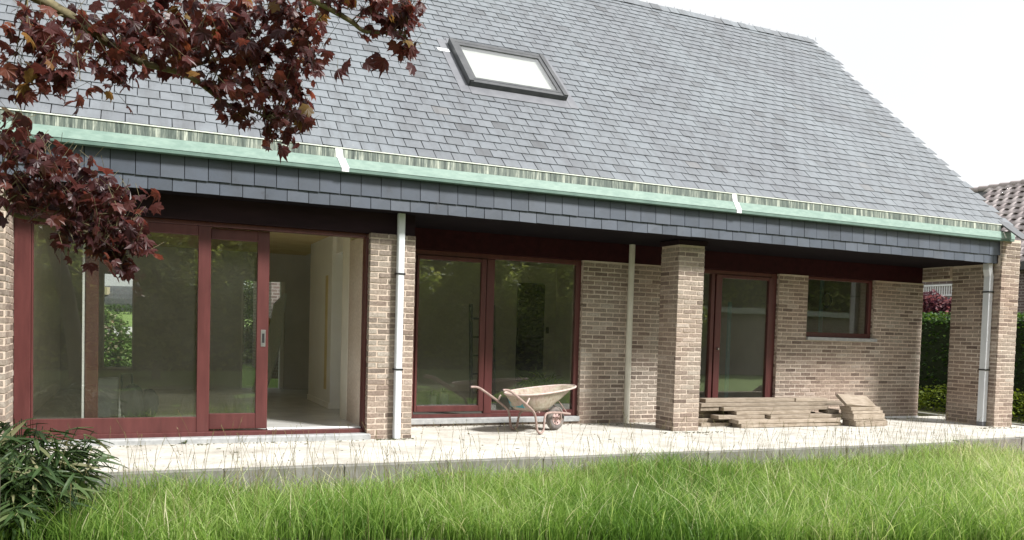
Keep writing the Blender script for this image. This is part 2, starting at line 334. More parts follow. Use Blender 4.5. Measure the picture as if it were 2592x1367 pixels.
mb = MB(); mb.box(3.09, 9.0, -6.5, -1.72, LAWN-.2, -.275); path = mb.put('side_path', 'paving', kind='structure')
for k in range(4): MB().box(3.0, 3.08, -2.17-1.02*(k+1)+.01, -2.17-1.02*k, LAWN-.2, -.17, .008).put('edging_stone', 'concrete', path)
MB().box(6.63, 12.5, -1.55, 12, LAWN-.3, -.17).put('garden_bed', 'soil', kind='structure')

# ------------------------------------------------------------------ the house
house = thing('house', 'long brown brick house with grey slate roof, green gutter and red timber windows', 'house')
# --- bricks
CO, BH, BL, JT = .0625, .0495, .1975, .013
def brick_variant(seed):
    r = random.Random(seed); V = []
    for d in (0, 1):                 # front ring 8 pts, back ring 8 pts (unit brick: x 0..1, z 0..1, depth y 0..1)
        for (u, wv) in ((0, 0), (.35, 0), (.7, 0), (1, 0), (1, 1), (.62, 1), (.3, 1), (0, 1)):
            V.append((u, d, wv, r.uniform(-1, 1), r.uniform(-1, 1), r.uniform(-1, 1)))
    F = [(0, 1, 6, 7), (1, 2, 5, 6), (2, 3, 4, 5)]+[(i, 8+i, 8+(i+1) % 8, (i+1) % 8) for i in range(8)]
    return np.array(V), F
BV = [brick_variant(s) for s in range(10)]
def brick_mesh(k, ln, tint, cache={}):
    """a brick of length ln, front at y=0, running +x, body going +y"""
    key = (k, round(ln, 3), round(tint, 1))
    if key in cache: return cache[key]
    A, F = BV[k]; s = A[:, 3:]*np.array([.0025, .002, .0022]); fr = (A[:, 1] == 0)
    V = A[:, :3]*np.array([ln, .03, BH]); V[fr] += s[fr]
    V[fr, 0] += np.where(A[fr, 0] == 0, .002, np.where(A[fr, 0] == 1, -.002, 0)); V[fr, 2] += np.where(A[fr, 2] == 0, .002, -.002)
    F4 = np.array([f for f in F]); me = npmesh('brick', V, F4, np.full(len(V), round(tint, 1)), mat='brick'); cache[key] = me; return me
NAMED, LOOSE = [], []          # individually placed bricks / joined ones
def lay(parent, org, ang, width, z0, z1, holes=(), start=0, named=0, skip=None):
    """running bond on a vertical face; org = lower-left corner seen from outside, ang = direction of the face"""
    ux, uy = math.cos(ang), math.sin(ang); nrow = int(round((z1-z0)/CO))
    for r in range(nrow):
        z = z0+r*CO; u = -(.1055 if (r+start) % 2 else 0.)
        while u < width-.02:
            a, b = max(u, 0), min(u+BL, width); u += BL+JT
            segs = [(a, b)]
            for (h0, h1, hz0, hz1) in holes:
                if z+BH > hz0+.005 and z < hz1-.005:
                    ns = []
                    for (p, q) in segs:
                        if q <= h0 or p >= h1: ns.append((p, q)); continue
                        if p < h0: ns.append((p, h0))
                        if q > h1: ns.append((h1, q))
                    segs = ns
            for (p, q) in segs:
                if q-p < .03: continue
                if skip and skip(p, q, z): continue
                d = random.uniform(-.0025, .0015)
                item = (parent, (org[0]+ux*p-uy*0-(-uy)*0, org[1]+uy*p, z+random.uniform(-.0012, .0012)), ang, q-p, random.randrange(10), min(1, max(0, random.gauss(.5, .24))), d)
                (NAMED if named else LOOSE).append((named, item))
        # next course
def wall_core(name, x0, x1, y0, y1, z0, z1, parent=house): return MB().box(x0, x1, y0, y1, z0, z1).put(name, 'mortar', parent)
G = .0045
# pillar beside the sliding door
P1 = wall_core('brick_pillar', -4.13+G, -3.61-G, -.05+G, .95, -.3, 2.225)
lay(P1, (-4.13, -.05), 0, .52, gz(-3.9)-.01, 2.22, named=1)
lay(house, (-4.13, .05), -math.pi/2, .069, gz(-3.9)-.01, 2.22, start=1)
# free standing pillar
P2 = wall_core('brick_pillar', G, .41-G, G, .41-G, -.3, 2.39)
lay(P2, (0, 0), 0, .411, -.0625*1-.0055, 2.385, named=1)
lay(P2, (0, .41), -math.pi/2, .378, -.0625-.0055, 2.385, start=1, named=2)
lay(house, (.41, .032), math.pi/2, .378, -.0625-.0055, 2.385, start=1)
MB().box(-.02, .43, -.02, .43, 2.392, 2.452).put('pillar_cap', 'dark_board', house)
# wing wall at the right end
P3 = wall_core('wing_wall', 5.76+G, 6.18-G, -.37+G, .49-G, -.3, 2.84)
zb = -.0055-.0625*2
lay(P3, (5.76, -.37), 0, .42, zb, 2.83, named=4)
lay(P3, (5.76, .49), -math.pi/2, .828, zb, 2.44, start=1, named=5)
lay(house, (6.18, -.338), math.pi/2, .828, zb, 2.83, start=1)
lay(house, (6.18, .49), math.pi, .42, zb, 2.44)
# lintel over the side passage
wall_core('passage_lintel', 5.70+G, 6.18-G, .49, 1.32, 2.26+G, 2.46)
lay(house, (5.70, 1.03), -math.pi/2, .54, 2.262, 2.44, start=0)
lay(house, (5.76+.002, 1.028), 0, .30, 2.262, 2.44)
# left wing
P4 = wall_core('wing_wall', -10, -7.545-G, -.52+G, .3, -.3, 2.46)
lay(P4, (-9.02, -.52), 0, 1.475, gz(-8)-.01, 2.45, named=6)
lay(P4, (-7.545, -.488), math.pi/2, .55, gz(-8)-.01, 2.45, start=1, named=3)
# recess wall with three openings
RY = 1.03
H2 = (-3.30+3.61, -.85+3.61, .0, 2.2); H3 = (.92+3.61, 2.62+3.61, .0, 2.2); H4 = (3.2+3.61, 4.64+3.61, 1.215, 2.2)
rw = wall_core('recess_wall', -3.61, -3.30, RY+G, RY+.3, -.3, 2.2)
wall_core('recess_wall', -.85, .92, RY+G, RY+.3, -.3, 2.2); wall_core('recess_wall', 2.62, 3.2, RY+G, RY+.3, -.3, 2.2)
wall_core('recess_wall', 3.2, 4.64, RY+G, RY+.3, -.3, 1.21); wall_core('recess_wall', 4.64, 5.76-G, RY+G, RY+.3, -.3, 2.2)
lay(rw, (-3.61, RY), 0, 9.37, -.0055-.0625*2, 2.195, holes=(H2, H3, H4), named=7)
# brick reveals of the openings
for (xx, a0, a1, zt) in ((-.85, .1, 0, 0), (2.62, .1, 0, 0), (4.64, .1, 0, 1.23)):
    lay(house, (xx, RY+.11), -math.pi/2, .078, max(-.0055, zt), 2.195, start=1)
lay(house, (3.2, RY+.032), math.pi/2, .078, 1.23, 2.195, start=1)
lay(house, (5.76, RY+.032), math.pi/2, 5.2, -.0055-.0625*2, 2.4, start=1)
wall_core('gable_wall', 5.44, 5.76-G, RY+.3, 6.35, -.3, 2.46)
# gable triangle of the right end, set back under the verge
mb = MB(); mb.prism([(-.3, 2.86), (3.97, 6.95), (8.2, 2.86)], 5.46, 5.74, 'x'); mb.put('gable', 'far_brick', house)
MB().box(4.7, 5.755, 1.012, 1.026, gz(5)-.05, gz(5)+.03).put('skirting', 'white_paint', house)
# choose the 300 bricks that show largest
NAMED.sort(key=lambda t: t[0])
seen = []
for pr, it in NAMED:
    u, v, wd = proj(it[1]); seen.append((pr, -30 < u < 2620, it))
pick = [s for s in seen if s[1] and s[0] <= 5]; rest = [s for s in seen if not (s[1] and s[0] <= 5)]
pick.sort(key=lambda s: s[0]); rest += pick[300:]; pick = pick[:300]
for _, _, (par, loc, ang, ln, k, ti, d) in pick:
    o = put('brick', brick_mesh(k, ln, ti), None, par)
    o.location = (loc[0]+(-math.sin(ang))*(-d)*-1, loc[1]+math.cos(ang)*(-d)*-1, loc[2]); o.rotation_euler = (0, 0, ang)
VV, FF, TT = [], [], []; off = 0
for (par, loc, ang, ln, k, ti, d) in [s[2] for s in rest]+[t[1] for t in LOOSE]:
    A, F = BV[k]; s = A[:, 3:]*np.array([.0025, .002, .0022]); fr = (A[:, 1] == 0); V = A[:, :3]*np.array([ln, .03, BH]); V[fr] += s[fr]
    V[fr, 0] += np.where(A[fr, 0] == 0, .002, np.where(A[fr, 0] == 1, -.002, 0)); V[fr, 2] += np.where(A[fr, 2] == 0, .002, -.002)
    V[:, 1] += d; c, sn = math.cos(ang), math.sin(ang)
    Wv = np.stack([loc[0]+c*V[:, 0]-sn*V[:, 1], loc[1]+sn*V[:, 0]+c*V[:, 1], loc[2]+V[:, 2]], -1)
    VV.append(Wv); FF.append(np.array(F)+off); TT.append(np.full(len(V), ti)); off += len(V)
put('brickwork', npmesh('brickwork', np.concatenate(VV), np.concatenate(FF), np.concatenate(TT), mat='brick'), None, house, kind='stuff')

# --- roof
P0 = np.array([0, -.372, 3.052]); SV = np.array([0, .7297, .6838]); SN = np.array([0, -.6838, .7297]); SL = 6.06; XL, XR = -10.2, 5.9
def rp(x, s, h=0): p = P0+SV*s+SN*h; return (x, p[1], p[2])
mb = MB(); V = [rp(XL, .03, -.004), rp(XR-.02, .03, -.004), rp(XR-.02, SL, -.004), rp(XL, SL, -.004), rp(XL, .08, -.14), rp(XR-.02, .08, -.14), rp(XR-.02, SL-.1, -.14), rp(XL, SL-.1, -.14)]
mb.add(V, [(0, 1, 2, 3), (4, 7, 6, 5), (0, 4, 5, 1), (1, 5, 6, 2), (0, 3, 7, 4)])
ry = 2*(P0+SV*SL)[1]
def mir(p): return (p[0], ry-p[1], p[2])
V2 = [mir(p) for p in V]; mb.add(V2, [(0, 3, 2, 1), (4, 5, 6, 7), (0, 1, 5, 4), (1, 2, 6, 5), (0, 4, 7, 3)])
roof = mb.put('roof', 'underlay', house)
EX, SW, LEN, TH = .1655, .206, .205, .006
def slate_var(seed):
    r = random.Random(seed); j = lambda a: r.uniform(-a, a)
    w2 = SW/2-.0046
    q = [(-w2+j(.001), 0+j(.004)), (w2+j(.001), 0+j(.004)), (w2, LEN), (-w2, LEN)]
    if seed % 9 == 0: q[0] = (q[0][0], .02)
    V = [(x, y, .012+r.uniform(0, .004)-y*.055) for x, y in q]; V += [(x, y, z-TH) for x, y, z in V]
    F = [(0, 1, 2, 3), (0, 4, 5, 1), (1, 5, 6, 2), (3, 7, 4, 0), (2, 6, 7, 3), (4, 7, 6, 5)]
    return np.array(V), np.array(F)
SVAR = [slate_var(i+1) for i in range(14)]
slates = []
nr = int((SL-.02)/EX)
for r in range(nr+1):
    s = -.008+r*EX; x = XL+(SW/2 if r % 2 else 0)
    xe = XR+ (.0 if not (4.8 < s < 5.6) else .09+.08*(s-4.8)/.8)+random.uniform(-.012, .012)
    while x < xe:
        wd = 1.0
        slates.append([x, s, random.randrange(14), min(1, max(0, random.gauss(.5, .17) if random.random() > .02 else .05))]); x += SW
def in_sky(x, s): return -2.66 < x < -1.24 and 1.72 < s+.1 < 2.86
slates = [q for q in slates if not in_sky(q[0], q[1])]
mrot = Matrix(((1, 0, 0), (0, SV[1], SN[1]), (0, SV[2], SN[2]))).to_quaternion()
def vis(q):
    u, v, wd = proj(rp(q[0], q[1])); hid = (u < 900 and v < 380-(.0 if u < 800 else 0)) 
    return wd+(100 if not (0 < u < 2592 and 0 < v < 1367) else 0)+(4 if hid and u < 880 and v < 300 else 0)
slates.sort(key=vis)
scache = {}
def slate_mesh(k, t):
    key = (k, round(t*6)/6)
    if key not in scache: V, F = SVAR[k]; scache[key] = npmesh('slate', V, F, np.full(len(V), key[1]), mat='slate')
    return scache[key]
for x, s, k, t in slates[:300]:
    o = put('slate', slate_mesh(k, t), None, roof); o.location = rp(x, s, random.uniform(0, .002)); o.rotation_mode = 'QUATERNION'; o.rotation_quaternion = mrot @ Quaternion((0, 0, 1), random.gauss(0, .006))
VV, FF, TT = [], [], []; off = 0
for x, s, k, t in slates[300:]:
    V, F = SVAR[k]; a = random.gauss(0, .006); X = V[:, 0]*math.cos(a)-V[:, 1]*math.sin(a); Yy = V[:, 0]*math.sin(a)+V[:, 1]*math.cos(a)
    if x+X.max() > XR+.16: X = np.minimum(X, XR+.16-x)
    base = np.array(rp(x, s, random.uniform(0, .002)))
    VV.append(base+np.outer(X, (1, 0, 0))+np.outer(Yy, SV)+np.outer(V[:, 2], SN)); FF.append(F+off); TT.append(np.full(8, t)); off += 8
# ridge slates, slightly ragged against the sky
for i in range(80):
    x = XL+i*.2; V = np.array([(0, -.16, .012), (.196, -.16, .012), (.196, .03, .024), (0, .03, .024)]); V = np.vstack([V, V-np.array([0, 0, .007])]); V[:, 2] += random.uniform(0, .012)
    VV.append(np.array(rp(x, SL, .006))+np.outer(V[:, 0], (1, 0, 0))+np.outer(V[:, 1], SV)+np.outer(V[:, 2], SN)); FF.append(SVAR[0][1]+off); TT.append(np.full(8, random.random())); off += 8
put('slate_field', npmesh('slate_field', np.concatenate(VV), np.concatenate(FF), np.concatenate(TT), mat='slate'), None, roof, kind='stuff')
for i in range(26):    # slate hooks standing up along the ridge
    x = 1.2+i*.19+random.uniform(-.05, .05); p = rp(x, SL+.02, .02); MB().tube([p, (p[0]+random.uniform(-.02, .02), p[1], p[2]+random.uniform(.03, .06))], .004, 5).put('ridge_hook', 'lead', roof)
# verge tail at the lower right corner
mb = MB(); V = [rp(5.66, .06, .016), rp(5.9, .06, .016), rp(6.0, -.36, .016), rp(5.80, -.36, .016)]; V += [tuple(np.array(p)-SN*.02) for p in V]
mb.add(V, [tuple(f) for f in SVAR[0][1]]); mb.put('verge_board', 'slate', roof)
a = mb.mesh  # (tint falls back to zero)
# --- fascia, gutter
MB().box(-10, 5.755, -.30, -.26, 2.462, 2.83).put('fascia_board', 'underlay', house); fas = [o for o in house.children if o.name.startswith('fascia_board')][0]
def fslate(parent, x0, x1, z0, z1, yb, yt, mat):
    j = lambda: random.uniform(-.003, .003)
    V = [(x0, yb+j(), z0+j()), (x1, yb+j(), z0+j()), (x1, yt, z1), (x0, yt, z1)]; V += [(x, y+.006, z) for x, y, z in V]
    me = npmesh('fascia_slate', np.array(V), SVAR[0][1], np.full(8, random.random()), mat=mat); put('fascia_slate', me, None, parent)
W = .2185; x = -8.25
while x < 5.74:
    fslate(fas, x+.0035, min(x+W-.0035, 5.755), 2.585, 2.825, -.331, -.318, 'fascia_slate')
    xx = x-W/2
    fslate(fas, xx+.0035, min(xx+W-.0035, 5.70), 2.458, 2.60, -.3235, -.313, 'fascia_slate'); x += W
def slab4(V, t=.006): V = list(V)+[(p[0], p[1]+t, p[2]) for p in V]; return V, [tuple(f) for f in SVAR[0][1]]
mb = MB(); mb.add(*slab4([(-10, -.408, 2.842), (5.98, -.408, 2.842), (5.98, -.388, 2.944), (-10, -.388, 2.944)], .02)); gut = mb.put('gutter', 'copper_green', house)
MB().box(-10, 5.97, -.404, -.31, 2.806, 2.838).put('gutter_underside', 'copper_shaded', gut)
mb = MB(); mb.add(*slab4([(-10, -.3865, 2.945), (5.68, -.3865, 2.945), (5.68, -.380, 3.040), (-10, -.380, 3.040)], .012)); mb.put('gutter_back', 'copper_streak', gut)
MB().box(-10, 5.69, -.389, -.365, 3.0405, 3.053, .002).put('gutter_edge', 'copper_edge', gut)
MB().box(5.70, 5.97, -.385, -.30, 2.9455, 2.955).put('gutter_end', 'lead', gut)
for xx in (-4.56, .565):     # white repair patches
    mb = MB(); mb.add(*slab4([(xx+.012, -.412, 2.84), (xx+.095, -.412, 2.84), (xx+.05, -.392, 2.945), (xx-.03, -.392, 2.945)], .003))
    mb.add(*slab4([(xx-.04, -.391, 2.9455), (xx+.035, -.391, 2.9455), (xx+.02, -.3845, 3.049), (xx-.055, -.3845, 3.049)], .003))
    mb.add(*slab4([(xx+.014, -.411, 2.803), (xx+.09, -.411, 2.803), (xx+.09, -.411, 2.839), (xx+.014, -.411, 2.839)], .003))
    mb.put('repair_patch', 'white_flashing', gut)
mb = MB(); mb.add(*slab4([(5.75, -.4115, 2.85), (5.775, -.4115, 2.85), (5.74, -.3915, 2.943), (5.715, -.3915, 2.943)], .003)); mb.put('repair_patch', 'white_flashing', gut)
# --- soffit, beams, ceiling slab
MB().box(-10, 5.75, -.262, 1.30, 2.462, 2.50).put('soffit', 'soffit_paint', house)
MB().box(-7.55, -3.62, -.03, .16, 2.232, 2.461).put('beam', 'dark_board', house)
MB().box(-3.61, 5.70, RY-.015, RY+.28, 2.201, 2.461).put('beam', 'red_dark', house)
# --- downpipes
def downpipe(x, y, z0, z1, brz, mat='zinc', sq=True, w=.078, d=.07):
    if sq: o = MB().box(x-w/2, x+w/2, y-d, y, z0, z1, .01).put('downpipe', mat, house)
    else: o = MB().tube([(x, y, z0), (x, y, z1)], w/2, 20).put('downpipe', mat, house)
    for z in brz: MB().box(x-w/2-.012, x+w/2+.012, y-d-.006, y+.02, z-.009, z+.009, .002).put('bracket', 'black_plastic', o)
    return o
downpipe(-3.80, -.062, gz(-3.8), 2.47, (1.794, .728))
downpipe(-.09, 1.01, gz(0)-.02, 2.47, (), 'cream_pvc', False, .088)
mb = MB(); 
for a, b in (((5.64, -.22, 2.46), (5.64, -.22, 2.36)), ((5.64, -.22, 2.37), (5.70, -.2, 2.26)), ((5.70, -.2, 2.27), (5.70, -.2, gz(5.7)))):
    A, B = Vector(a), Vector(b); d = (B-A); V = []
    for p in (A, B):
        for sx, sy in ((-1, -1), (1, -1), (1, 1), (-1, 1)): V.append((p.x+sx*.042, p.y+sy*.05, p.z))
    mb.add(V, [(0, 1, 5, 4), (1, 2, 6, 5), (2, 3, 7, 6), (3, 0, 4, 7), (0, 3, 2, 1), (4, 5, 6, 7)])
dp = mb.put('downpipe', 'zinc', house)
for z in (2.02, .80): MB().box(5.70-.052, 5.77, -.262, -.138, z-.01, z+.01, .002).put('bracket', 'black_plastic', dp)
MB().box(5.70-.044, 5.70+.044, -.254, -.146, gz(5.7)-.004, gz(5.7)+.07, .004).put('pipe_shoe', 'lead', dp)
# --- frames and glass
def bar(b, x0, x1, y0, y1, z0, z1): b.box(x0, x1, y0, y1, z0, z1, .004)
def sash(parent, x0, x1, z0, z1, y0, y1, l, r, t, bt, name='sash', mat='red_paint'):
    """one glazed frame: returns the frame; l/r/t/b are bar widths"""
    b = MB(); bar(b, x0, x0+l, y0, y1, z0, z1); bar(b, x1-r, x1, y0, y1, z0, z1); bar(b, x0+l+.001, x1-r-.001, y0+.002, y1-.002, z0, z0+bt); bar(b, x0+l+.001, x1-r-.001, y0+.002, y1-.002, z1-t, z1)
    f = b.put(name, mat, parent); ym = (y0+y1)/2
    MB().box(x0+l-.006, x1-r+.006, ym+.006, ym+.014, z0+bt-.006, z1-t+.006).put('pane', 'glass', f)
    return f
# sliding door
b = MB(); bar(b, -7.545, -7.404, .04, .20, .0, 2.231); bar(b, -4.153, -4.10, .04, .2, .0, 2.231); bar(b, -7.403, -4.154, .045, .19, 2.185, 2.2305)
sd = b.put('sliding_door', 'red_paint', house)
MB().box(-7.40, -4.155, .03, .19, -.001, .052, .004).put('threshold', 'red_paint', sd)
MB().box(-5.18, -4.16, .10, .2, .053, .066, .002).put('metal_track', 'white_flashing', sd)
sash(sd, -7.403, -5.782, .045, 2.184, .05, .11, .018, .122, .10, .165, 'fixed_sash')
s2 = sash(sd, -5.90, -5.183, .068, 2.178, .125, .185, .125, .122, .115, .165, 'sliding_sash')
mb = MB(); mb.box(-5.262, -5.212, .118, .126, .95, 1.13, .003); h = mb.put('handle', 'steel', s2); MB().box(-5.25, -5.224, .1165, .1175, .99, 1.09).put('handle_recess', 'dark_void', h)
MB().box(-7.404, -4.09, -.09, .06, -.09, .009, .014).put('stone_sill', 'blue_stone', house)
# tall two-part window in the recess
b = MB(); Y0, Y1 = RY+.06, RY+.13
bar(b, -3.30, -3.235, Y0, Y1, .04, 2.20); bar(b, -.925, -.85, Y0, Y1, .04, 2.20); bar(b, -3.234, -.926, Y0+.003, Y1, 2.135, 2.20); bar(b, -3.234, -.926, Y0+.003, Y1, .04, .088); bar(b, -2.262, -2.15, Y0, Y1, .089, 2.134)
w2 = b.put('tall_window', 'red_paint', house)
sash(w2, -3.228, -2.275, .122, 2.13, Y0-.015, Y0+.04, .03, .07, .05, .078)
MB().box(-2.149, -.926, Y0+.04, Y0+.048, .125, 2.135).put('pane', 'glass', w2); MB().box(-2.149, -.926, Y0+.004, Y1, .089, .127, .003).put('rail', 'red_paint', w2)
MB().box(-3.30, -.85, RY-.03, RY+.13, -.03, .039, .006).put('stone_sill', 'blue_stone', house)
# glazed door behind the planks
b = MB(); bar(b, .92, .99, Y0, Y1, .0, 2.20); bar(b, 2.515, 2.62, Y0, Y1, .0, 2.2); bar(b, .991, 2.514, Y0+.003, Y1, 2.14, 2.2); bar(b, .991, 2.514, Y0+.003, Y1, .0, .06); bar(b, 1.375, 1.44, Y0, Y1, .061, 2.139)
w3 = b.put('glazed_door', 'red_paint', house)
sash(w3, 1.455, 2.51, .065, 2.136, Y0-.012, Y0+.045, .11, .05, .05, .09, 'door_leaf'); MB().box(.99, 1.376, Y0+.04, Y0+.048, .06, 2.14).put('pane', 'glass', w3)
MB().box(1.50, 1.52, Y0-.05, Y0-.012, 1.0, 1.03).put('handle', 'steel', w3)
# small window
b = MB(); bar(b, 3.2, 3.235, Y0, Y1, 1.24, 2.20); bar(b, 4.57, 4.64, Y0, Y1, 1.24, 2.2); bar(b, 3.236, 4.569, Y0+.003, Y1, 2.155, 2.2); bar(b, 3.236, 4.569, Y0+.003, Y1, 1.24, 1.315)
w4 = b.put('small_window', 'red_paint', house); MB().box(3.23, 4.575, Y0+.04, Y0+.048, 1.31, 2.16).put('pane', 'glass', w4)
MB().box(3.2, 4.69, RY-.045, RY+.12, 1.185, 1.239, .004).put('stone_sill', 'blue_stone', house)
# --- skylight
def skbox(b, x0, x1, s0, s1, h0, h1):
    V = [rp(x, s, h) for x in (x0, x1) for s in (s0, s1) for h in (h0, h1)]; b.add(V, [(0, 1, 3, 2), (4, 6, 7, 5), (0, 4, 5, 1), (2, 3, 7, 6), (0, 2, 6, 4), (1, 5, 7, 3)])
b = MB(); skbox(b, -2.66, -2.60, 1.80, 2.93, 0, .10); skbox(b, -1.31, -1.25, 1.80, 2.93, 0, .10); skbox(b, -2.599, -1.311, 2.86, 2.93, 0, .09); skbox(b, -2.64, -1.27, 1.79, 1.86, .012, .085)
sk = b.put('skylight', 'skylight_frame', house)
b = MB(); skbox(b, -2.598, -2.545, 1.862, 2.858, .03, .088); skbox(b, -1.365, -1.312, 1.862, 2.858, .03, .088); skbox(b, -2.544, -1.366, 2.79, 2.858, .03, .088); skbox(b, -2.544, -1.366, 1.862, 1.91, .03, .088); b.put('sash', 'skylight_frame', sk)
b = MB(); skbox(b, -2.545, -1.365, 1.908, 2.792, .070, .078); b.put('pane', 'glass', sk)
b = MB(); skbox(b, -2.545, -1.365, 1.908, 2.792, .022, .028); b.put('reflection_sheet', 'reflection_sheet', sk)  # white sheet added below the glass in place of the reflected sky
b = MB(); skbox(b, -2.80, -2.665, 1.62, 3.02, .0, .0175); skbox(b, -1.245, -1.12, 1.62, 3.02, .0, .0175); skbox(b, -2.66, -1.25, 1.60, 1.795, .0, .018); skbox(b, -2.66, -1.25, 2.935, 3.08, .0, .0175); b.put('flashing', 'lead', sk)
b = MB(); skbox(b, -2.86, -2.69, 2.66, 2.74, .018, .022); b.put('flashing_patch', 'white_flashing', sk)
b = MB(); skbox(b, -1.20, -1.16, 2.60, 2.68, .018, .022); b.put('flashing_patch', 'white_flashing', sk)
# --- interior shell
FZ = .05
MB().box(-10, -3.72, .2, 6.35, -.3, FZ).put('floor', 'floor_tile', house)
MB().box(-3.719, 5.44, 1.3, 6.35, -.3, FZ).put('floor', 'floor_tile', house)
MB().box(-10, -3.72, .165, 6.35, 2.44, 2.4605).put('ceiling', 'ochre_plaster', house)
MB().box(-3.719, 5.44, 1.301, 6.35, 2.44, 2.4605).put('ceiling', 'plaster', house)
MB().box(-7.75, -7.58, .21, 6.1, FZ, 2.44).put('inner_wall', 'plaster', house)
MB().box(-7.579, -7.40, .205, .24, FZ, 2.44).put('trim', 'pale_green_trim', house)
# rear wall with a window and a glazed door
def rearwall(x0, x1, z0, z1, m='plaster_grey'): MB().box(x0, x1, 6.1, 6.35, z0, z1).put('rear_wall', m, house)
rearwall(-10, -6.97, FZ, 2.44); rearwall(-6.97, -6.51, FZ, .38); rearwall(-6.97, -6.51, 1.95, 2.44); rearwall(-6.51, -4.80, FZ, 2.44); rearwall(-4.80, -4.06, 1.95, 2.44); rearwall(-4.06, -2.9, FZ, 2.44); rearwall(-2.9, -1.85, FZ, .25); rearwall(-2.9, -1.85, 2.38, 2.44); rearwall(-1.85, 5.44, FZ, 2.44)
MB().box(-2.9, -1.85, 6.2, 6.206, .25, 2.38).put('pane', 'glass', house)  # unseen window, added to brighten the room behind the tall window
b = MB(); b.box(-6.97, -6.95, 6.2, 6.26, .38, 1.95); b.box(-6.53, -6.51, 6.2, 6.26, .38, 1.95); b.box(-6.949, -6.531, 6.2, 6.26, .38, .41); rwn = b.put('rear_window', 'plaster_white', house); MB().box(-6.95, -6.53, 6.22, 6.226, .41, 1.95).put('pane', 'glass', rwn)
b = MB(); b.box(-4.80, -4.76, 6.2, 6.26, FZ, 1.95); b.box(-4.13, -4.06, 6.15, 6.26, FZ, 1.95); b.box(-4.50, -4.45, 6.2, 6.26, FZ, 1.95); rd = b.put('rear_door', 'plaster_white', house); MB().box(-4.76, -4.13, 6.22, 6.226, FZ, 1.95).put('pane', 'glass', rd)
# partition between the rooms
MB().box(-3.98, -3.83, .21, 1.65, FZ, 2.44).put('partition', 'plaster_white', house); MB().box(-3.98, -3.83, 1.65, 2.38, 2.19, 2.44).put('partition', 'plaster_white', house)
pt = MB().box(-4.03, -3.72, 2.38, 3.95, FZ, 2.44).put('partition', 'plaster_white', house)
MB().box(-4.034, -4.0305, 2.62, 2.78, .3, 1.9).put('bare_plaster', 'ochre_plaster', pt)
MB().box(-4.045, -4.031, 2.385, 3.94, FZ, .13).put('skirting', 'plaster_white', pt)
MB().box(-3.995, -3.981, .22, 1.64, FZ, .12).put('skirting', 'plaster_white', house)
MB().box(-4.0, -3.981, .24, .34, FZ, .95).put('damaged_edge', 'raw_timber', house)
# room behind the tall window
for bx_ in ((-3.4, -2.9, FZ, 2.44), (-2.9, -1.85, FZ, .25), (-2.9, -1.85, 2.38, 2.44), (-1.85, 1.0, FZ, 2.44)): MB().box(bx_[0], bx_[1], 5.45, 5.6, bx_[2], bx_[3]).put('inner_wall', 'plaster', house)  # gap left in this wall passes light from the added rear window
dr = MB().box(.17, .74, 5.405, 5.448, FZ, 2.12, .006).put('inner_door', 'dark_board', house); MB().box(.68, .71, 5.36, 5.404, 1.05, 1.08).put('handle', 'steel', dr)
MB().box(.80, .86, 5.435, 5.449, 1.17, 1.29).put('light_switch', 'black_plastic', house)
MB().box(1.0, 1.12, 1.31, 5.6, FZ, 2.44).put('inner_wall', 'plaster', house)
MB().box(1.12, 5.44, 4.2, 4.35, FZ, 2.44).put('inner_wall', 'plaster_grey', house)
MB().box(3.1, 3.2, 1.34, 4.2, FZ, 2.44).put('inner_wall', 'plaster_grey', house)
dl = MB().box(2.80, 2.86, 2.45, 2.49, FZ, 1.80).put('inner_door', 'light_blue', house)
tm = MB(); tm.box(-6.95, -6.83, .26, .38, FZ, 2.44, .005); tm.put('timber_post', 'brown_wood', house)
MB().box(-6.975, -6.955, .27, .29, FZ, 2.44).put('trim', 'white_paint', house)
MB().box(-4.13, -3.62, .951, 1.3, -.3, 2.46).put('inner_wall', 'plaster', house)
# ------------------------------------------------------------------ wheelbarrow
wb = thing('wheelbarrow', 'old rusty wheelbarrow with dusty pink tray on the terrace before the tall window', 'wheelbarrow', (-1.99, .205, gz(-1.99)+.004), R_(20))
def ring(f0, f1, hw, z0, z1, p=2.6, n=36, nose=.0):
    out = []
    for k in range(n):
        a = 2*math.pi*k/n; c, s = math.cos(a), math.sin(a)
        x = math.copysign(abs(c)**(2/p), c); y = math.copysign(abs(s)**(2/p), s)
        t = (x+1)/2; out.append((f0+(f1-f0)*t, y*hw*(1-nose*t*t), z0+(z1-z0)*t))
    return out
rings = [ring(-.355, .745, .305, .478, .566, 2.5, nose=.30), ring(-.335, .66, .285, .462, .54, 2.6, nose=.28), ring(-.285, .47, .25, .40, .43, 2.7, nose=.2), ring(-.235, .28, .21, .325, .33, 2.8, nose=.12), ring(-.20, .19, .18, .288, .285, 2.8, nose=.05)]
b = MB(); n = 36; V = [p for r in rings for p in r]; F = [(i*n+k, i*n+(k+1) % n, (i+1)*n+(k+1) % n, (i+1)*n+k) for i in range(len(rings)-1) for k in range(n)]; F.append(tuple(range(4*n, 5*n)))
b.add(V, F, True); tray = b.put('tray', 'barrow_tray', wb); md = tray.modifiers.new('thick', 'SOLIDIFY'); md.thickness = .006; md.offset = 1
r0 = rings[0]; MB().tube(r0+[r0[0]], .0125, 8, False).put('tray_rim', 'barrow_pink', tray)
b = MB(); pts = [(-.262, -.14, .44), (-.262, .14, .44), (-.226, .12, .32), (-.226, -.12, .32)]; b.add([(p[0]-.012, p[1], p[2]) for p in pts]+[(p[0]-.006, p[1], p[2]) for p in pts], [(0, 1, 2, 3), (4, 7, 6, 5), (0, 4, 5, 1), (1, 5, 6, 2), (2, 6, 7, 3), (3, 7, 4, 0)]); b.put('back_plate', 'barrow_blue', tray)
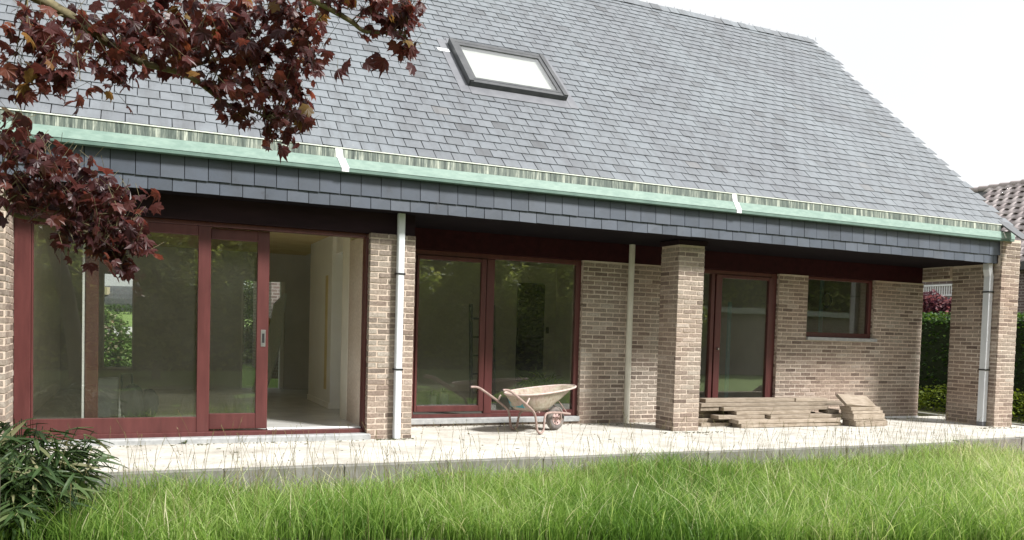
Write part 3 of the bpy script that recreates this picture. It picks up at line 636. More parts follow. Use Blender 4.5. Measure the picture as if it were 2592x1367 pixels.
for s in (-1, 1):
    fr_ = bez([(-.76, .28*s, .565), (-.66, .275*s, .56), (-.56, .265*s, .515), (-.33, .245*s, .378), (-.19, .232*s, .285), (-.145, .23*s, .20), (-.115, .23*s, .06), (-.06, .23*s, .016), (-.005, .23*s, .05), (.012, .225*s, .16), (.05, .21*s, .235), (.16, .17*s, .25), (.40, .105*s, .235), (.64, .085*s, .205)], 4)
    fo = MB().tube(fr_, .0145, 10).put('frame_tube', 'barrow_tube', wb)
    MB().tube([(-.775, .281*s, .566), (-.755, .28*s, .565)], .0105, 8).put('tube_end', 'black_plastic', fo)
    MB().tube([(-.335, .248*s, .382), (-.285, .25*s, .455)], .012, 8).put('tray_strut', 'barrow_pink', fo)
    MB().tube([(.42, .06*s, .40), (.585, .088*s, .215)], .007, 8).put('front_strut', 'barrow_tube', fo)
MB().tube([(.45, -.12, .152), (.45, .12, .152)], .010, 8).put('axle', 'barrow_tube', wb)
for s in (-1, 1): MB().tube([(.45, .105*s, .15), (.44, .105*s, .238)], .010, 8).put('axle_bracket', 'barrow_tube', wb)
MB().tube([(-.05, -.2, .27), (-.05, .2, .27)], .012, 8).put('cross_bar', 'barrow_tube', wb)
# wheel
wh = MB(); V = []; nn, mm_ = 32, 12; RR, rr_ = .112, .040
for i in range(nn):
    a = 2*math.pi*i/nn
    for j in range(mm_): t = 2*math.pi*j/mm_; q = RR+rr_*math.cos(t); V.append((.45+q*math.cos(a), rr_*1.1*math.sin(t), .152+q*math.sin(a)))
wh.add(V, [(i*mm_+j, ((i+1) % nn)*mm_+j, ((i+1) % nn)*mm_+(j+1) % mm_, i*mm_+(j+1) % mm_) for i in range(nn) for j in range(mm_)], True); who = wh.put('wheel', 'rubber', wb)
rm = MB(); rgn = [(.45+.078*math.cos(2*math.pi*i/28), .152+.078*math.sin(2*math.pi*i/28)) for i in range(28)]
for s in (-1, 1): rm.tube([(p[0], .03*s, p[1]) for p in rgn+rgn[:1]], .009, 8, False)
for k in range(6):
    a = 2*math.pi*k/6+.3; c, s_ = math.cos(a), math.sin(a); w0, w1 = .012, .024
    for s in (-1, 1):
        P = [(.012, -w0), (.075, -w1), (.075, w1), (.012, w0)]; V = [(.45+p[0]*c-p[1]*s_, .026*s, .152+p[0]*s_+p[1]*c) for p in P]; V += [(x, y-.006*s, z) for x, y, z in V]; rm.add(V, [tuple(f) for f in SVAR[0][1]])
rm.tube([(.45, -.045, .152), (.45, .045, .152)], .022, 14); rm.put('rim', 'pink_rim', who)

# ------------------------------------------------------------------ timber
def plank(x0, x1, y0, y1, z0, z1, label, rz=0., dz=0.):
    ln, wd, th = x1-x0, y1-y0, z1-z0; b = bmesh.new(); bmesh.ops.create_cube(b, size=1)
    bmesh.ops.subdivide_edges(b, edges=[e for e in b.edges if abs((e.verts[0].co-e.verts[1].co).x) > .5], cuts=6)
    for v in b.verts:
        e = .5 if abs(v.co.x) > .49 else 1
        v.co = Vector((v.co.x*ln+random.uniform(-.004, .004), v.co.y*wd+random.uniform(-.003, .003)*e, v.co.z*(th-.003)+random.uniform(-.0006, .0006)))
    bmesh.ops.bevel(b, geom=b.edges[:], offset=.0035, segments=1, affect='EDGES')
    me = bpy.data.meshes.new('plank'); b.to_mesh(me); b.free()
    o = put('plank', me, 'plank_wood', label=label, cat='plank', group='weathered timber stacked on the terrace'); o.location = ((x0+x1)/2, (y0+y1)/2, (z0+z1)/2+dz); o.rotation_euler = (0, 0, rz); return o
g0 = gz(2)+.004; Lz = [g0+.0555*i for i in range(8)]
U = 'in the stack under the glazed door'
plank(1.25, 3.12, .15, .35, Lz[0], Lz[1], 'lowest front plank lying on the terrace '+U, .006)
plank(.74, 2.2, .37, .57, Lz[0], Lz[1], 'lowest plank sticking out left beside the free standing brick pillar in the stack')
plank(.8, 3.05, .60, .80, Lz[0], Lz[1], 'hidden back plank of the bottom layer '+U)
plank(1.20, 3.08, .14, .36, Lz[1], Lz[2], 'front plank with broad sunlit top, second layer from the ground in the stack', -.006)
plank(.74, 2.9, .46, .66, Lz[1], Lz[2], 'back plank of the second layer from the ground '+U)
plank(.96, 1.78, .28, .47, Lz[2], Lz[3], 'short plank at the left of the third layer from the ground in the stack')
plank(1.82, 3.27, .21, .42, Lz[2], Lz[3], 'right plank of the third layer, pushed forward with a chipped left end', .01)
plank(.76, 3.0, .56, .76, Lz[2], Lz[3], 'back plank of the third layer from the ground '+U)
plank(1.28, 2.65, .29, .50, Lz[3], Lz[4], 'mid length plank in the middle layer, its right end cut short')
plank(3.0, 3.22, .30, .50, Lz[3], Lz[4], 'short offcut beside the pile of short boards, middle layer')
plank(.74, 2.9, .56, .76, Lz[3], Lz[4], 'back plank of the middle layer seen past the brick pillar')
plank(1.085, 3.03, .33, .54, Lz[4], Lz[5], 'sunlit plank in the third layer from the top '+U, -.004)
plank(.74, 1.05, .40, .60, Lz[4], Lz[5], 'dark plank end beside the brick pillar, third layer from the top')
plank(.9, 2.9, .60, .80, Lz[4], Lz[5], 'back plank of the third layer from the top '+U)
plank(.73, 3.37, .385, .60, Lz[5], Lz[6], 'longest plank with rounded right end, second layer from the top', .004)
plank(3.06, 3.30, .62, .8, Lz[5], Lz[6], 'dark offcut behind the longest plank near the pile of short boards')
plank(.84, 2.465, .43, .62, Lz[6], Lz[7], 'left plank of the top layer '+U)
plank(2.49, 3.12, .44, .62, Lz[6], Lz[7], 'short right plank of the top layer '+U)
g1 = gz(3.5)+.004
plank(3.25, 3.90, .0, .26, g1, g1+.078, 'bottom board of the pile of short boards right of the stack')
plank(3.22, 3.87, .005, .26, g1+.0785, g1+.105, 'thin board second from the bottom in the pile of short boards')
plank(3.20, 3.83, .0, .25, g1+.1055, g1+.19, 'thick third board in the pile of short boards, grain marked')
plank(3.19, 3.80, .01, .25, g1+.1905, g1+.235, 'thin dark edged board fourth up in the pile of short boards')
plank(3.17, 3.76, .02, .25, g1+.2355, g1+.29, 'pale knotted board second from the top in the pile of short boards')
o = plank(3.10, 3.68, .0, .26, g1+.20, g1+.25, 'wide chipped board tilted on top of the pile of short boards'); o.location = (3.40, .155, g1+.365); o.rotation_euler = (R_(33), R_(4), R_(-2))

# ------------------------------------------------------------------ leaves
def outline_leaf(rad, droop=.18, fold=.12):
    """leaf polygon fan: list of (angle deg from tip, radius)"""
    pts = [(math.sin(R_(a))*r, math.cos(R_(a))*r) for a, r in rad]; V = [(0, .12, 0)]
    for x, y in pts: V.append((x, y+.05, -droop*(x*x+y*y)+fold*abs(x)))
    n = len(pts); F = [(0, i+1, (i+1) % n+1) for i in range(n)]; return np.array(V), np.array(F)
half = [(0, 1.0), (9, .72), (17, .70), (20, .66), (27, .62), (36, .76), (45, .92), (52, .72), (60, .72), (64, .66), (74, .58), (88, .66), (98, .68), (108, .50), (128, .42), (150, .34), (172, .22)]
full = half+[(-a, r) for a, r in reversed(half) if a > 0]
ML = [outline_leaf([(a+random.uniform(-2, 2), r*random.uniform(.92, 1.06)) for a, r in full], random.choice([.12, .3, .55, .9]), random.choice([.05, .2, .4, -.15])) for _ in range(8)]
def basis(tip, nrm):
    t = tip/np.linalg.norm(tip); n_ = nrm-t*(nrm@t); n_ /= np.linalg.norm(n_)+1e-9; return np.cross(t, n_), t, n_
def scatter(leaves, shapes):
    VV, FF, TT = [], [], []; off = 0
    for (pos, tip, nrm, size, ti, k) in leaves:
        V, F = shapes[k]; x, y, z = basis(tip, nrm); VV.append(pos+size*(V[:, :1]*x+V[:, 1:2]*y+V[:, 2:3]*z)); FF.append(F+off); TT.append(np.full(len(V), ti)); off += len(V)
    return np.concatenate(VV), np.concatenate(FF), np.concatenate(TT)
def leaf_objects(leaves, shapes, mat, parent, name='leaf'):
    cache = {}
    for (pos, tip, nrm, size, ti, k) in leaves:
        key = (k, round(ti*8)/8)
        if key not in cache: V, F = shapes[k]; cache[key] = npmesh(name, V, F, np.full(len(V), key[1]), mat=mat)
        o = put(name, cache[key], None, parent); x, y, z = basis(tip, nrm); m = Matrix.Identity(4)
        for j in range(3): m[j][0], m[j][1], m[j][2], m[j][3] = x[j]*size, y[j]*size, z[j]*size, pos[j]-parent.location[j]
        o.matrix_local = m
def rnd_leaf(pos, size, tilt=1., tints=(.5, .3), nk=8, down=.5):
    a = rng.uniform(0, 2*math.pi); tip = np.array([math.cos(a), math.sin(a), -down*rng.uniform(.2, 2.2)]); nrm = np.array([rng.normal(0, tilt), rng.normal(0, tilt)-.25, 1.])
    return (np.asarray(pos, float), tip, nrm, size, float(np.clip(rng.normal(*tints), 0, 1)), int(rng.integers(nk)))
# ------------------------------------------------------------------ red maple
maple = thing('maple_tree', 'purple red maple tree reaching in from the left with drooping leafy branches', 'tree', (-7.26, -4.2, LAWN))
mo = np.array([-7.26, -4.2, LAWN])
def mpt(P): return [tuple(np.array(p)-mo) for p in P]
MB().tube(mpt(bez([(-7.26, -4.2, LAWN-.1), (-7.24, -4.2, .5), (-7.36, -4.2, 1.4), (-7.6, -4.2, 2.5), (-7.9, -4.25, 3.5), (-8.1, -4.3, 5.)], 6)), [.15]+[.115]*6+[.11]*6+[.105]*6+[.10]*6+[.08]*6, 14).put('trunk', 'bark', maple)
limbs = {'A': [(-7.78, -4.25, 3.05), (-7.6, -4.28, 3.06), (-7.37, -4.26, 2.94), (-6.91, -4.06, 2.84), (-6.64, -3.91, 2.73), (-6.48, -3.89, 2.66), (-6.26, -3.89, 2.63), (-6.14, -3.83, 2.59), (-5.99, -3.77, 2.51), (-5.84, -3.78, 2.49), (-5.73, -3.79, 2.44)],
 'A2': [(-6.26, -3.89, 2.65), (-6.11, -3.82, 2.74), (-5.95, -3.75, 2.81), (-5.71, -3.7, 2.89), (-5.49, -3.63, 2.88)],
 'B': [(-7.95, -4.26, 3.7), (-7.2, -4.35, 3.7), (-6.5, -4.4, 3.38), (-6.1, -4.4, 3.17), (-5.83, -4.39, 3.08), (-5.57, -4.4, 2.98), (-5.4, -4.41, 2.91), (-5.33, -4.41, 2.87), (-5.23, -4.43, 2.87), (-5.10, -4.46, 2.86)],
 'C': [(-7.5, -4.2, 2.05), (-7.45, -4.28, 2.0), (-7.31, -4.31, 1.9), (-7.12, -4.26, 1.78), (-7.06, -4.25, 1.71), (-6.92, -4.13, 1.7), (-6.66, -4.01, 1.65), (-6.48, -4.01, 1.64)]}
LP = []
for k, P in limbs.items():
    B = bez(P, 4); r0, r1 = {'A': (.05, .006), 'A2': (.012, .004), 'B': (.045, .005), 'C': (.035, .004)}[k]
    MB().tube(mpt(B), [r0+(r1-r0)*(i/(len(B)-1))**.6 for i in range(len(B))], 9).put('limb', 'bark_green', maple); LP += [np.array(p) for p in B]
blobs = [[-6.98, -4.12, 2.65, .17], [-7.04, -4.07, 2.46, .13], [-6.87, -4.07, 2.50, .15], [-6.73, -3.92, 2.76, .18], [-6.59, -3.98, 2.59, .14], [-6.54, -3.85, 2.88, .21], [-6.33, -3.93, 2.78, .21], [-6.28, -3.8, 3.03, .19], [-6.1, -3.96, 2.85, .22], [-5.87, -3.92, 2.97, .21], [-5.86, -3.85, 2.74, .21], [-5.72, -3.82, 2.58, .19], [-6.04, -3.89, 2.6, .12], [-5.58, -3.81, 2.84, .17], [-5.58, -4.06, 2.95, .14], [-5.71, -3.78, 2.40, .11], [-5.57, -3.73, 2.52, .11], [-5.94, -3.77, 2.47, .07], [-5.32, -4.45, 2.99, .13], [-5.16, -4.47, 2.94, .13], [-5.10, -4.53, 3.02, .10], [-5.08, -4.45, 2.79, .06], [-5.69, -4.18, 3.05, .15], [-5.49, -4.42, 3.02, .08],
 [-7.05, -4.3, 2.08, .14], [-6.96, -4.27, 1.96, .19], [-6.83, -4.16, 1.93, .17], [-7.02, -4.25, 1.80, .14], [-6.77, -4.13, 1.79, .2], [-6.66, -4.04, 1.87, .14], [-6.60, -4.02, 1.74, .15], [-6.52, -4.01, 1.62, .12], [-6.66, -4.01, 1.62, .15], [-6.81, -4.12, 1.66, .11], [-6.58, -4.0, 1.52, .08]]
LPa = np.array(LP); vis_l, tw = [], MB()
for bi, (x, y, z, r) in enumerate(blobs):
    c = np.array([x, y, z]); low = bi >= 24
    nl = int((60 if not low else 66)*(r/.17)**1.9)+3
    near = LPa[np.argsort(((LPa-c)**2).sum(1))[:3]]
    for q in range(3):
        e = c+rng.normal(0, r*.45, 3); a = near[q]; mid = (a+e)/2+np.array([0, 0, .03]); tw.tube(mpt(bez([a, mid, e], 4)), [.005-.0035*i/8 for i in range(9)], 5, False)
    for _ in range(nl):
        p = c+rng.normal(0, 1, 3)*r*np.array([.52, .62, .46]); sz = rng.uniform(.036, .074)*(1.0 if not low else .92)
        lf = rnd_leaf(p, sz, .75, (.48 if not low else .33, .26), 8, .6); vis_l.append(lf)
        if rng.random() < .35: e = p-lf[1]/np.linalg.norm(lf[1])*.09+np.array([0, 0, .03]); tw.tube(mpt([e, p]), .0014, 3, False)
tw.put('twigs', 'bark_green', maple, kind='stuff')
# some hanging key fruit and single leaves against the slates
for (px, py, pz) in [(-5.42, -4.41, 2.68), (-5.31, -4.42, 2.69), (-5.22, -4.44, 2.72), (-5.05, -4.46, 2.70), (-6.79, -4.02, 2.33), (-5.90, -3.78, 2.42), (-5.66, -3.76, 2.30), (-5.58, -3.75, 2.33), (-6.53, -4.0, 1.46)]:
    vis_l.append(rnd_leaf((px, py, pz), rng.uniform(.05, .085), 1.2, (.4, .2), 8, 1.5))
order = sorted(range(len(vis_l)), key=lambda i: -vis_l[i][3])
leaf_objects([vis_l[i] for i in order[:300]], ML, 'maple_leaf', maple)
far = [vis_l[i] for i in order[300:]]
for (x, y, z, r, nl) in [(-8.4, -4.6, 4.9, 1.3, 900), (-7.0, -4.3, 4.4, .9, 500), (-9.4, -4.2, 3.6, 1.0, 450), (-7.3, -5.6, 4.4, .8, 300), (-5.9, -3.9, 3.95, .55, 220), (-8.0, -3.7, 3.3, .7, 300), (-8.2, -4.1, 2.3, .55, 220)]:
    for _ in range(nl): 
        d = rng.normal(0, 1, 3); d /= np.linalg.norm(d); far.append(rnd_leaf(np.array([x, y, z])+d*r*rng.uniform(.35, 1)*np.array([1, 1, .7]), rng.uniform(.06, .09), .8, (.45, .25)))
V, F, T = scatter(far, ML); put('foliage', npmesh('foliage', V-mo, F, T, mat='maple_leaf'), None, maple, kind='stuff')

# ------------------------------------------------------------------ bamboo-like shrub
bush = thing('bamboo_shrub', 'dark green bamboo shrub with narrow leaves in the lower left corner', 'shrub', (-7.1, -2.32, LAWN)); bo = np.array([-7.1, -2.32, LAWN])
BLV = []
for s in range(5):
    V, F = [], []; n = 6
    for i in range(n+1):
        t = i/n; wv = .075*math.sin(math.pi*min(1, t*.92+.06))**.7*(1-t*.25) if i < n else .003; V += [(-wv, t, -.22*t*t*(1+s*.35)+.03), (0, t, -.22*t*t*(1+s*.35)), (wv, t, -.22*t*t*(1+s*.35)+.03)]
    for i in range(n): F += [(3*i, 3*i+1, 3*i+4, 3*i+3), (3*i+1, 3*i+2, 3*i+5, 3*i+4)]
    BLV.append((np.array(V), np.array(F)))
bl, stm = [], MB()
for i in range(95):
    a = rng.uniform(0, 2*math.pi); rad = abs(rng.normal(0, .26)); base = np.array([-7.2+rad*.6*math.cos(a), -2.35+rad*.7*math.sin(a), LAWN]); h = rng.uniform(.35, .80)*(1-.35*rad)
    top = base+np.array([math.cos(a)*rng.uniform(.05, .32)+.04, math.sin(a)*rng.uniform(.05, .3), h]); mid = base*.55+top*.45+np.array([0, 0, .12*h])
    P = bez([base, mid, top], 5); stm.tube([tuple(np.array(p)-bo) for p in P], .0028, 4, False)
    for q in P[3:]:
        for _ in range(3 if rng.random() < .6 else 2):
            b_ = rng.uniform(0, 2*math.pi); tip = np.array([math.cos(b_)+.7*math.cos(a), math.sin(b_)+.7*math.sin(a), rng.uniform(-.5, .5)]); bl.append((np.array(q), tip, np.array([rng.normal(0, .5), rng.normal(0, .5), 1.]), rng.uniform(.12, .25), float(np.clip(rng.normal(.55, .27), 0, 1)), int(rng.integers(5))))
stm.put('stem', 'bamboo_leaf', bush, kind='stuff')
bl = [(p-np.array([.07, 0, .03]), *r_) for p, *r_ in bl]
bl.sort(key=lambda l: l[0][1]-l[3]*.6); leaf_objects(bl[:300], BLV, 'bamboo_leaf', bush)
V, F, T = scatter(bl[300:], BLV); put('foliage', npmesh('foliage', V-bo, F, T, mat='bamboo_leaf'), None, bush, kind='stuff')

# ------------------------------------------------------------------ grass
def blades(n, xf, hf, wid, tint, seg=3, lean=.35):
    """vectorised blades: xf(n) gives x,y ; hf gives heights"""
    x, y = xf(n); k = len(x); h = hf(x, y); z = lawn_z(x, y)-.01; a = rng.uniform(0, 2*math.pi, k); bd = h*(np.abs(rng.normal(0, lean, k))+.08)
    dx, dy = np.cos(a)*bd+h*.05, np.sin(a)*bd; fa = rng.uniform(0, math.pi, k); wx, wy = np.cos(fa), np.sin(fa); w_ = wid*rng.uniform(.7, 1.3, k)
    V = np.empty((k, 2*seg+1, 3)); 
    for i in range(seg):
        t = i/seg; px, py, pz = x+dx*t*t, y+dy*t*t, z+h*(t-.12*t*t); ww = w_*(1-.45*t)
        V[:, 2*i] = np.stack([px-wx*ww, py-wy*ww, pz], -1); V[:, 2*i+1] = np.stack([px+wx*ww, py+wy*ww, pz], -1)
    V[:, -1] = np.stack([x+dx, y+dy, z+h*.88], -1)
    F = []
    for i in range(seg-1): F += [(2*i, 2*i+1, 2*i+3), (2*i, 2*i+3, 2*i+2)]
    F.append((2*seg-2, 2*seg-1, 2*seg)); F = (np.array(F)[None]+np.arange(k)[:, None, None]*(2*seg+1)).reshape(-1, 3)
    T = np.repeat(np.clip(tint(x, y), 0, 1), 2*seg+1); return V.reshape(-1, 3), F, T
def patch(x, y): return .5+.28*np.sin(x*1.1+2*np.sin(y*.9))+.22*np.sin(x*2.7-y*2.3+1)+.15*np.sin(x*5.3+y*4.1)
def area(n):
    x = rng.uniform(-8.3, 3.05, n*2); y = rng.uniform(-5.4, -1.8, n*2)
    lim = -2.25-.325*(x+7.36)-.25      # only what the lens can reach, with margin
    ok = (y > lim-.35) & ((x < 3.0) | (y < -2.3)); return x[ok][:n], y[ok][:n]
def height(x, y):
    h = (.21+.10*patch(x, y))*rng.uniform(.6, 1.25, len(x)); near = np.clip((-1.8-y)/.3, .55, 1); return h*near
def tint(x, y): return .08+.62*patch(x*.8+1, y*.8)+.12*np.sin(x*.55+1.)+rng.normal(0, .22, len(x))+(rng.random(len(x)) < .05)*.55  # slow wave darkens the left blades, painting in the maple's shade
def tufts(n):
    cx, cy = area(n//16); k = rng.integers(8, 26, len(cx)); x = np.repeat(cx, k)+rng.normal(0, .035, k.sum()); y = np.repeat(cy, k)+rng.normal(0, .035, k.sum()); ok = y < -1.812
    return x[ok], y[ok]
V, F, T = blades(60000, area, lambda x, y: height(x, y)*.72, .0034, lambda x, y: tint(x, y)-.12, 3, .5)
Vt, Ft, Tt = blades(52000, tufts, lambda x, y: height(x, y)*rng.uniform(.85, 1.35, len(x)), .0036, lambda x, y: tint(x, y)+.02, 4, .5)
F = np.concatenate([F, Ft+len(V)]); V = np.concatenate([V, Vt]); T = np.concatenate([T, Tt])
V2_, F2_, T2_ = blades(5000, area, lambda x, y: rng.uniform(.26, .46, len(x))*np.clip((-1.8-y)/.35, .6, 1), .0034, lambda x, y: .78+rng.normal(0, .18, len(x)), 6, .6)
F = np.concatenate([F, F2_+len(V)]); V = np.concatenate([V, V2_]); T = np.concatenate([T, T2_])
put('grass', npmesh('grass', V, F, T, mat='grass_blade'), label='tall unmown green grass in front of the terrace', cat='grass', kind='stuff')
# seed stalks
st = MB(); TT = []
def stalk(b, x, y, h, ln):
    z = float(lawn_z(x, y)); a = random.uniform(0, 6.28); q = random.uniform(.05, .3)*h; P = bez([(x, y, z), (x+q*.3*math.cos(a), y+q*.3*math.sin(a), z+h*.6), (x+q*math.cos(a), y+q*math.sin(a), z+h)], 3)
    b.tube(P, [.0012]*4+[.001]*3, 3, False); e = P[-1]; d = (P[-1]-P[-2]).normalized(); n = random.randint(4, 7)
    for i in range(n):
        p = e-d*(i*ln/n); s = Vector((random.uniform(-1, 1), random.uniform(-1, 1), 1)).normalized(); L_ = ln*.22; sd_ = s.cross(d).normalized()*.0028 if s.cross(d).length > .01 else Vector((.0028, 0, 0))
        b.add([p-sd_, p+sd_, p+s*L_*.6+d*L_*.5], [(0, 1, 2)])
for i in range(760):
    x = random.uniform(-7., 2.9); y = random.uniform(-3.0, -1.84) if i < 640 else random.uniform(-4.2, -1.9); stalk(st, x, y, random.uniform(.30, .62) if random.random() < .8 else random.uniform(.6, .75), random.uniform(.05, .11))
me = st.mesh('seed_stalks'); a = me.attributes.new('tint', 'FLOAT', 'POINT'); a.data.foreach_set('value', np.repeat(rng.random(len(me.vertices)//3+1), 3)[:len(me.vertices)].astype(np.float32)); me.materials.append(MAT['seed_stalk'])
put('seed_stalks', me, label='thin brown grass seed stalks standing above the lawn', cat='grass stalks', kind='stuff')
# weeds
def weed(name, x, y, z, r, n, size, mat, label, cat='weed'):
    t_ = thing(name, label, cat, (x, y, z)); o_ = np.array([x, y, z]); lv = []
    for i in range(n):
        a = rng.uniform(0, 6.28); e = rng.uniform(.2, 1.2); tip = np.array([math.cos(a), math.sin(a), e]); lv.append((o_+rng.normal(0, r*.3, 3)*np.array([1, 1, .3])+np.array([0, 0, r*rng.uniform(0, 1)]), tip, np.array([-math.cos(a)*e, -math.sin(a)*e, 1.]), size*rng.uniform(.6, 1.2), float(rng.random()), int(rng.integers(5))))
    WV = [(V*np.array([2.6, 1, 1]), F) for V, F in BLV]; leaf_objects(lv, WV, mat, t_); return t_
weed('broadleaf_weed', -4.02, -1.86, -.30, .16, 9, .13, 'lime_leaf', 'light green broadleaf weed poking over the terrace edge below the wheelbarrow')
weed('nettle_weed', -3.78, -2.0, -.38, .26, 22, .10, 'lime_leaf', 'yellow green leafy weed stem growing in the grass at the terrace edge')
weed('thistle_weed', 1.95, -1.98, -.40, .22, 16, .10, 'bamboo_leaf', 'dark leafy weed against the terrace kerb near the right end')
weed('sill_weed', -6.02, -.11, gz(-6), .03, 8, .05, 'bamboo_leaf', 'tiny dark weed growing under the stone sill of the sliding door')
# litter and rubble on the terrace
lit = MB()
for i in range(900):
    if i < 760:
        seg = random.choice([(-7.3, -4.1, -.13, .05), (-4.05, -3.6, -.10, .04), (-3.3, -.85, .97, .06), (-.8, 1.2, .95, .10), (-.3, .7, -.12, .12), (2.6, 5.7, .95, .05), (5.2, 6.2, -.45, .1)]); x = random.uniform(seg[0], seg[1]); y = seg[2]-abs(random.gauss(0, seg[3]))
    else: x, y = random.uniform(-6.5, 6), random.uniform(-1.5, .9)
    s = random.uniform(.002, .007); z = gz(x)+.003; a = random.uniform(0, 3.14); l_ = s*random.choice([1, 1.3, 3.5]); c, sn = math.cos(a), math.sin(a)
    V = [(x+c*u*l_-sn*v_*s, y+sn*u*l_+c*v_*s, z+hh*s*random.uniform(.4, 1)) for hh in (0, 1) for u, v_ in ((-1, -.8), (1, -1), (.8, 1), (-.7, .8))]; lit.add(V, [(0, 3, 2, 1), (4, 5, 6, 7), (0, 1, 5, 4), (1, 2, 6, 5), (2, 3, 7, 6), (3, 0, 4, 7)])
lit.put('litter', 'soil', label='crumbs of mortar, twigs and dirt strewn over the pale terrace', cat='litter', kind='stuff')

# ------------------------------------------------------------------ leafy masses
def blob(b, c, r, n=12, j=.12):
    V = []; 
    for i in range(n+1):
        th = math.pi*i/n
        for k in range(2*n): ph = math.pi*k/n; q = 1+j*math.sin(3*ph+c[0]*9)*math.sin(2*th)+.05*math.sin(7*ph+5*th); V.append((c[0]+r[0]*q*math.sin(th)*math.cos(ph), c[1]+r[1]*q*math.sin(th)*math.sin(ph), c[2]+r[2]*q*math.cos(th)))
    b.add(V, [(i*2*n+k, i*2*n+(k+1) % (2*n), (i+1)*2*n+(k+1) % (2*n), (i+1)*2*n+k) for i in range(n) for k in range(2*n)], True)
def quad_leaf():
    return [(np.array([(0, 0, 0), (.42, .5, .08), (0, 1, -.05), (-.42, .5, .08)]), np.array([(0, 1, 2), (0, 2, 3)]))]
QL = quad_leaf()
def mass(name, label, cat, mat, loc, gen, n, size, tints=(.5, .25), trunk=None, group=None, part='crown', core=None):
    t_ = thing(name, label, cat, loc, group=group); P = gen(n); k = len(P); a = rng.uniform(0, 6.28, k); el = rng.normal(-.1, .5, k)
    tip = np.stack([np.cos(a), np.sin(a), el], -1); tip /= np.linalg.norm(tip, axis=1, keepdims=True); nr_ = np.stack([rng.normal(0, .6, k), rng.normal(0, .6, k), np.ones(k)], -1)
    nr_ -= tip*(nr_*tip).sum(1, keepdims=True); nr_ /= np.linalg.norm(nr_, axis=1, keepdims=True); xx = np.cross(tip, nr_); s = size*rng.uniform(.6, 1.3, k)
    A, F = QL[0]; V = P[:, None]+s[:, None, None]*(A[None, :, :1]*xx[:, None]+A[None, :, 1:2]*tip[:, None]+A[None, :, 2:]*nr_[:, None])
    F = (F[None]+np.arange(k)[:, None, None]*4).reshape(-1, 3); T = np.repeat(np.clip(rng.normal(*tints, k), 0, 1), 4)
    put(part, npmesh(part, V.reshape(-1, 3), F, T, mat=mat), None, t_, kind='stuff')
    if core:
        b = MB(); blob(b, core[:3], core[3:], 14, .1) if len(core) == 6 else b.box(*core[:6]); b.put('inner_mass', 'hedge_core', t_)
    if trunk:
        b = MB()
        for pts, r in trunk: b.tube(bez(pts, 4), r, 9)
        b.put('trunk', 'bark', t_)
    return t_
def boxgen(x0, x1, y0, y1, z0, z1, shell=.12, bump=.06):
    def g(n):
        P = np.stack([rng.uniform(x0, x1, n), rng.uniform(y0, y1, n), rng.uniform(z0, z1, n)], -1); ax = rng.integers(0, 5, n); d = np.abs(rng.normal(0, shell, n)); bm = bump*np.sin(P[:, 0]*4+P[:, 1]*5.3)*np.cos(P[:, 2]*6)
        P[:, 0] = np.where(ax == 0, x0+d+bm, np.where(ax == 1, x1-d+bm, P[:, 0])); P[:, 1] = np.where(ax == 2, y0+d+bm, np.where(ax == 3, y1-d, P[:, 1])); P[:, 2] = np.where(ax == 4, z1-d+bm, P[:, 2]); return P
    return g
def ballgen(blobs_, flat=.85):
    W_ = np.array([b_[3]**2 for b_ in blobs_]); W_ = W_/W_.sum()
    def g(n):
        i = rng.choice(len(blobs_), n, p=W_); C = np.array([b_[:3] for b_ in blobs_])[i]; r = np.array([b_[3] for b_ in blobs_])[i]; d = rng.normal(0, 1, (n, 3)); d /= np.linalg.norm(d, axis=1, keepdims=True); return C+d*(r*rng.uniform(.45, 1.05, n)**.6)[:, None]*np.array([1, 1, flat])
    return g
# right side garden
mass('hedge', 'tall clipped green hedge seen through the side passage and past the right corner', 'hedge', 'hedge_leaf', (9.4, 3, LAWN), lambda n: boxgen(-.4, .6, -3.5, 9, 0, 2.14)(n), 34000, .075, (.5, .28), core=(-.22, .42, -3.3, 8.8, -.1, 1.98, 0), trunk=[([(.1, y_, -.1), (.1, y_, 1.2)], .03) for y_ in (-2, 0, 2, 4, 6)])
mass('ground_cover', 'bright yellow green low shrub at the foot of the hedge', 'shrub', 'lime_leaf', (8.2, 1.0, LAWN), ballgen([(-.2, -1.6, .35, .42), (0, -.9, .3, .42), (.1, 0, .32, .45), (.1, .9, .3, .45), (.2, 1.7, .3, .45), (.2, 2.6, .3, .45), (-.1, -2.3, .3, .4)]), 6500, .06, (.5, .3))
mass('copper_shrub', 'purple leaved shrub above the hedge behind the side passage', 'shrub', 'copper_leaf', (10.4, 4.6, LAWN), ballgen([(0, -.3, 2.15, .45), (.1, .3, 2.3, .5), (-.1, -1.0, 2.0, .4), (0, .9, 2.0, .4)]), 3500, .11, (.5, .35), [([(0, 0, -.1), (0, .1, 1.2), (0, .1, 2.2)], .05)])
# behind the house, seen through the rooms
mass('rose_shrub', 'leafy green shrub with pale pink blossoms outside the rear window', 'shrub', 'flower_leaf', (-6.85, 12.0, .05), ballgen([(-.4, 0, .4, .6), (.35, .1, .35, .6), (-.25, .2, .9, .5), (-.55, .3, 1.2, .4)]), 6500, .085, (.42, .3), [([(0, 0, -.1), (-.1, 0, .9)], .03)])
mass('garden_tree', 'round green tree standing outside the rear glazed door', 'tree', 'hedge_leaf', (-3.95, 13.6, .1), ballgen([(0, 0, 1.2, 1.0), (-.2, .1, 1.9, .8), (-.35, -.3, .45, .7), (.2, 0, .5, .6)]), 9000, .10, (.65, .25), [([(0, 0, -.1), (0, 0, 1.6)], .07)])
mass('far_tree', 'distant dark tree beside the round roofed barn beyond the street', 'tree', 'tree_leaf', (-9.7, 52, 1.6), ballgen([(0, 0, 2.0, .9), (.2, 0, 3.1, .6)]), 1800, .22, (.5, .25), [([(0, 0, -.2), (0, 0, 2.4)], .12)])
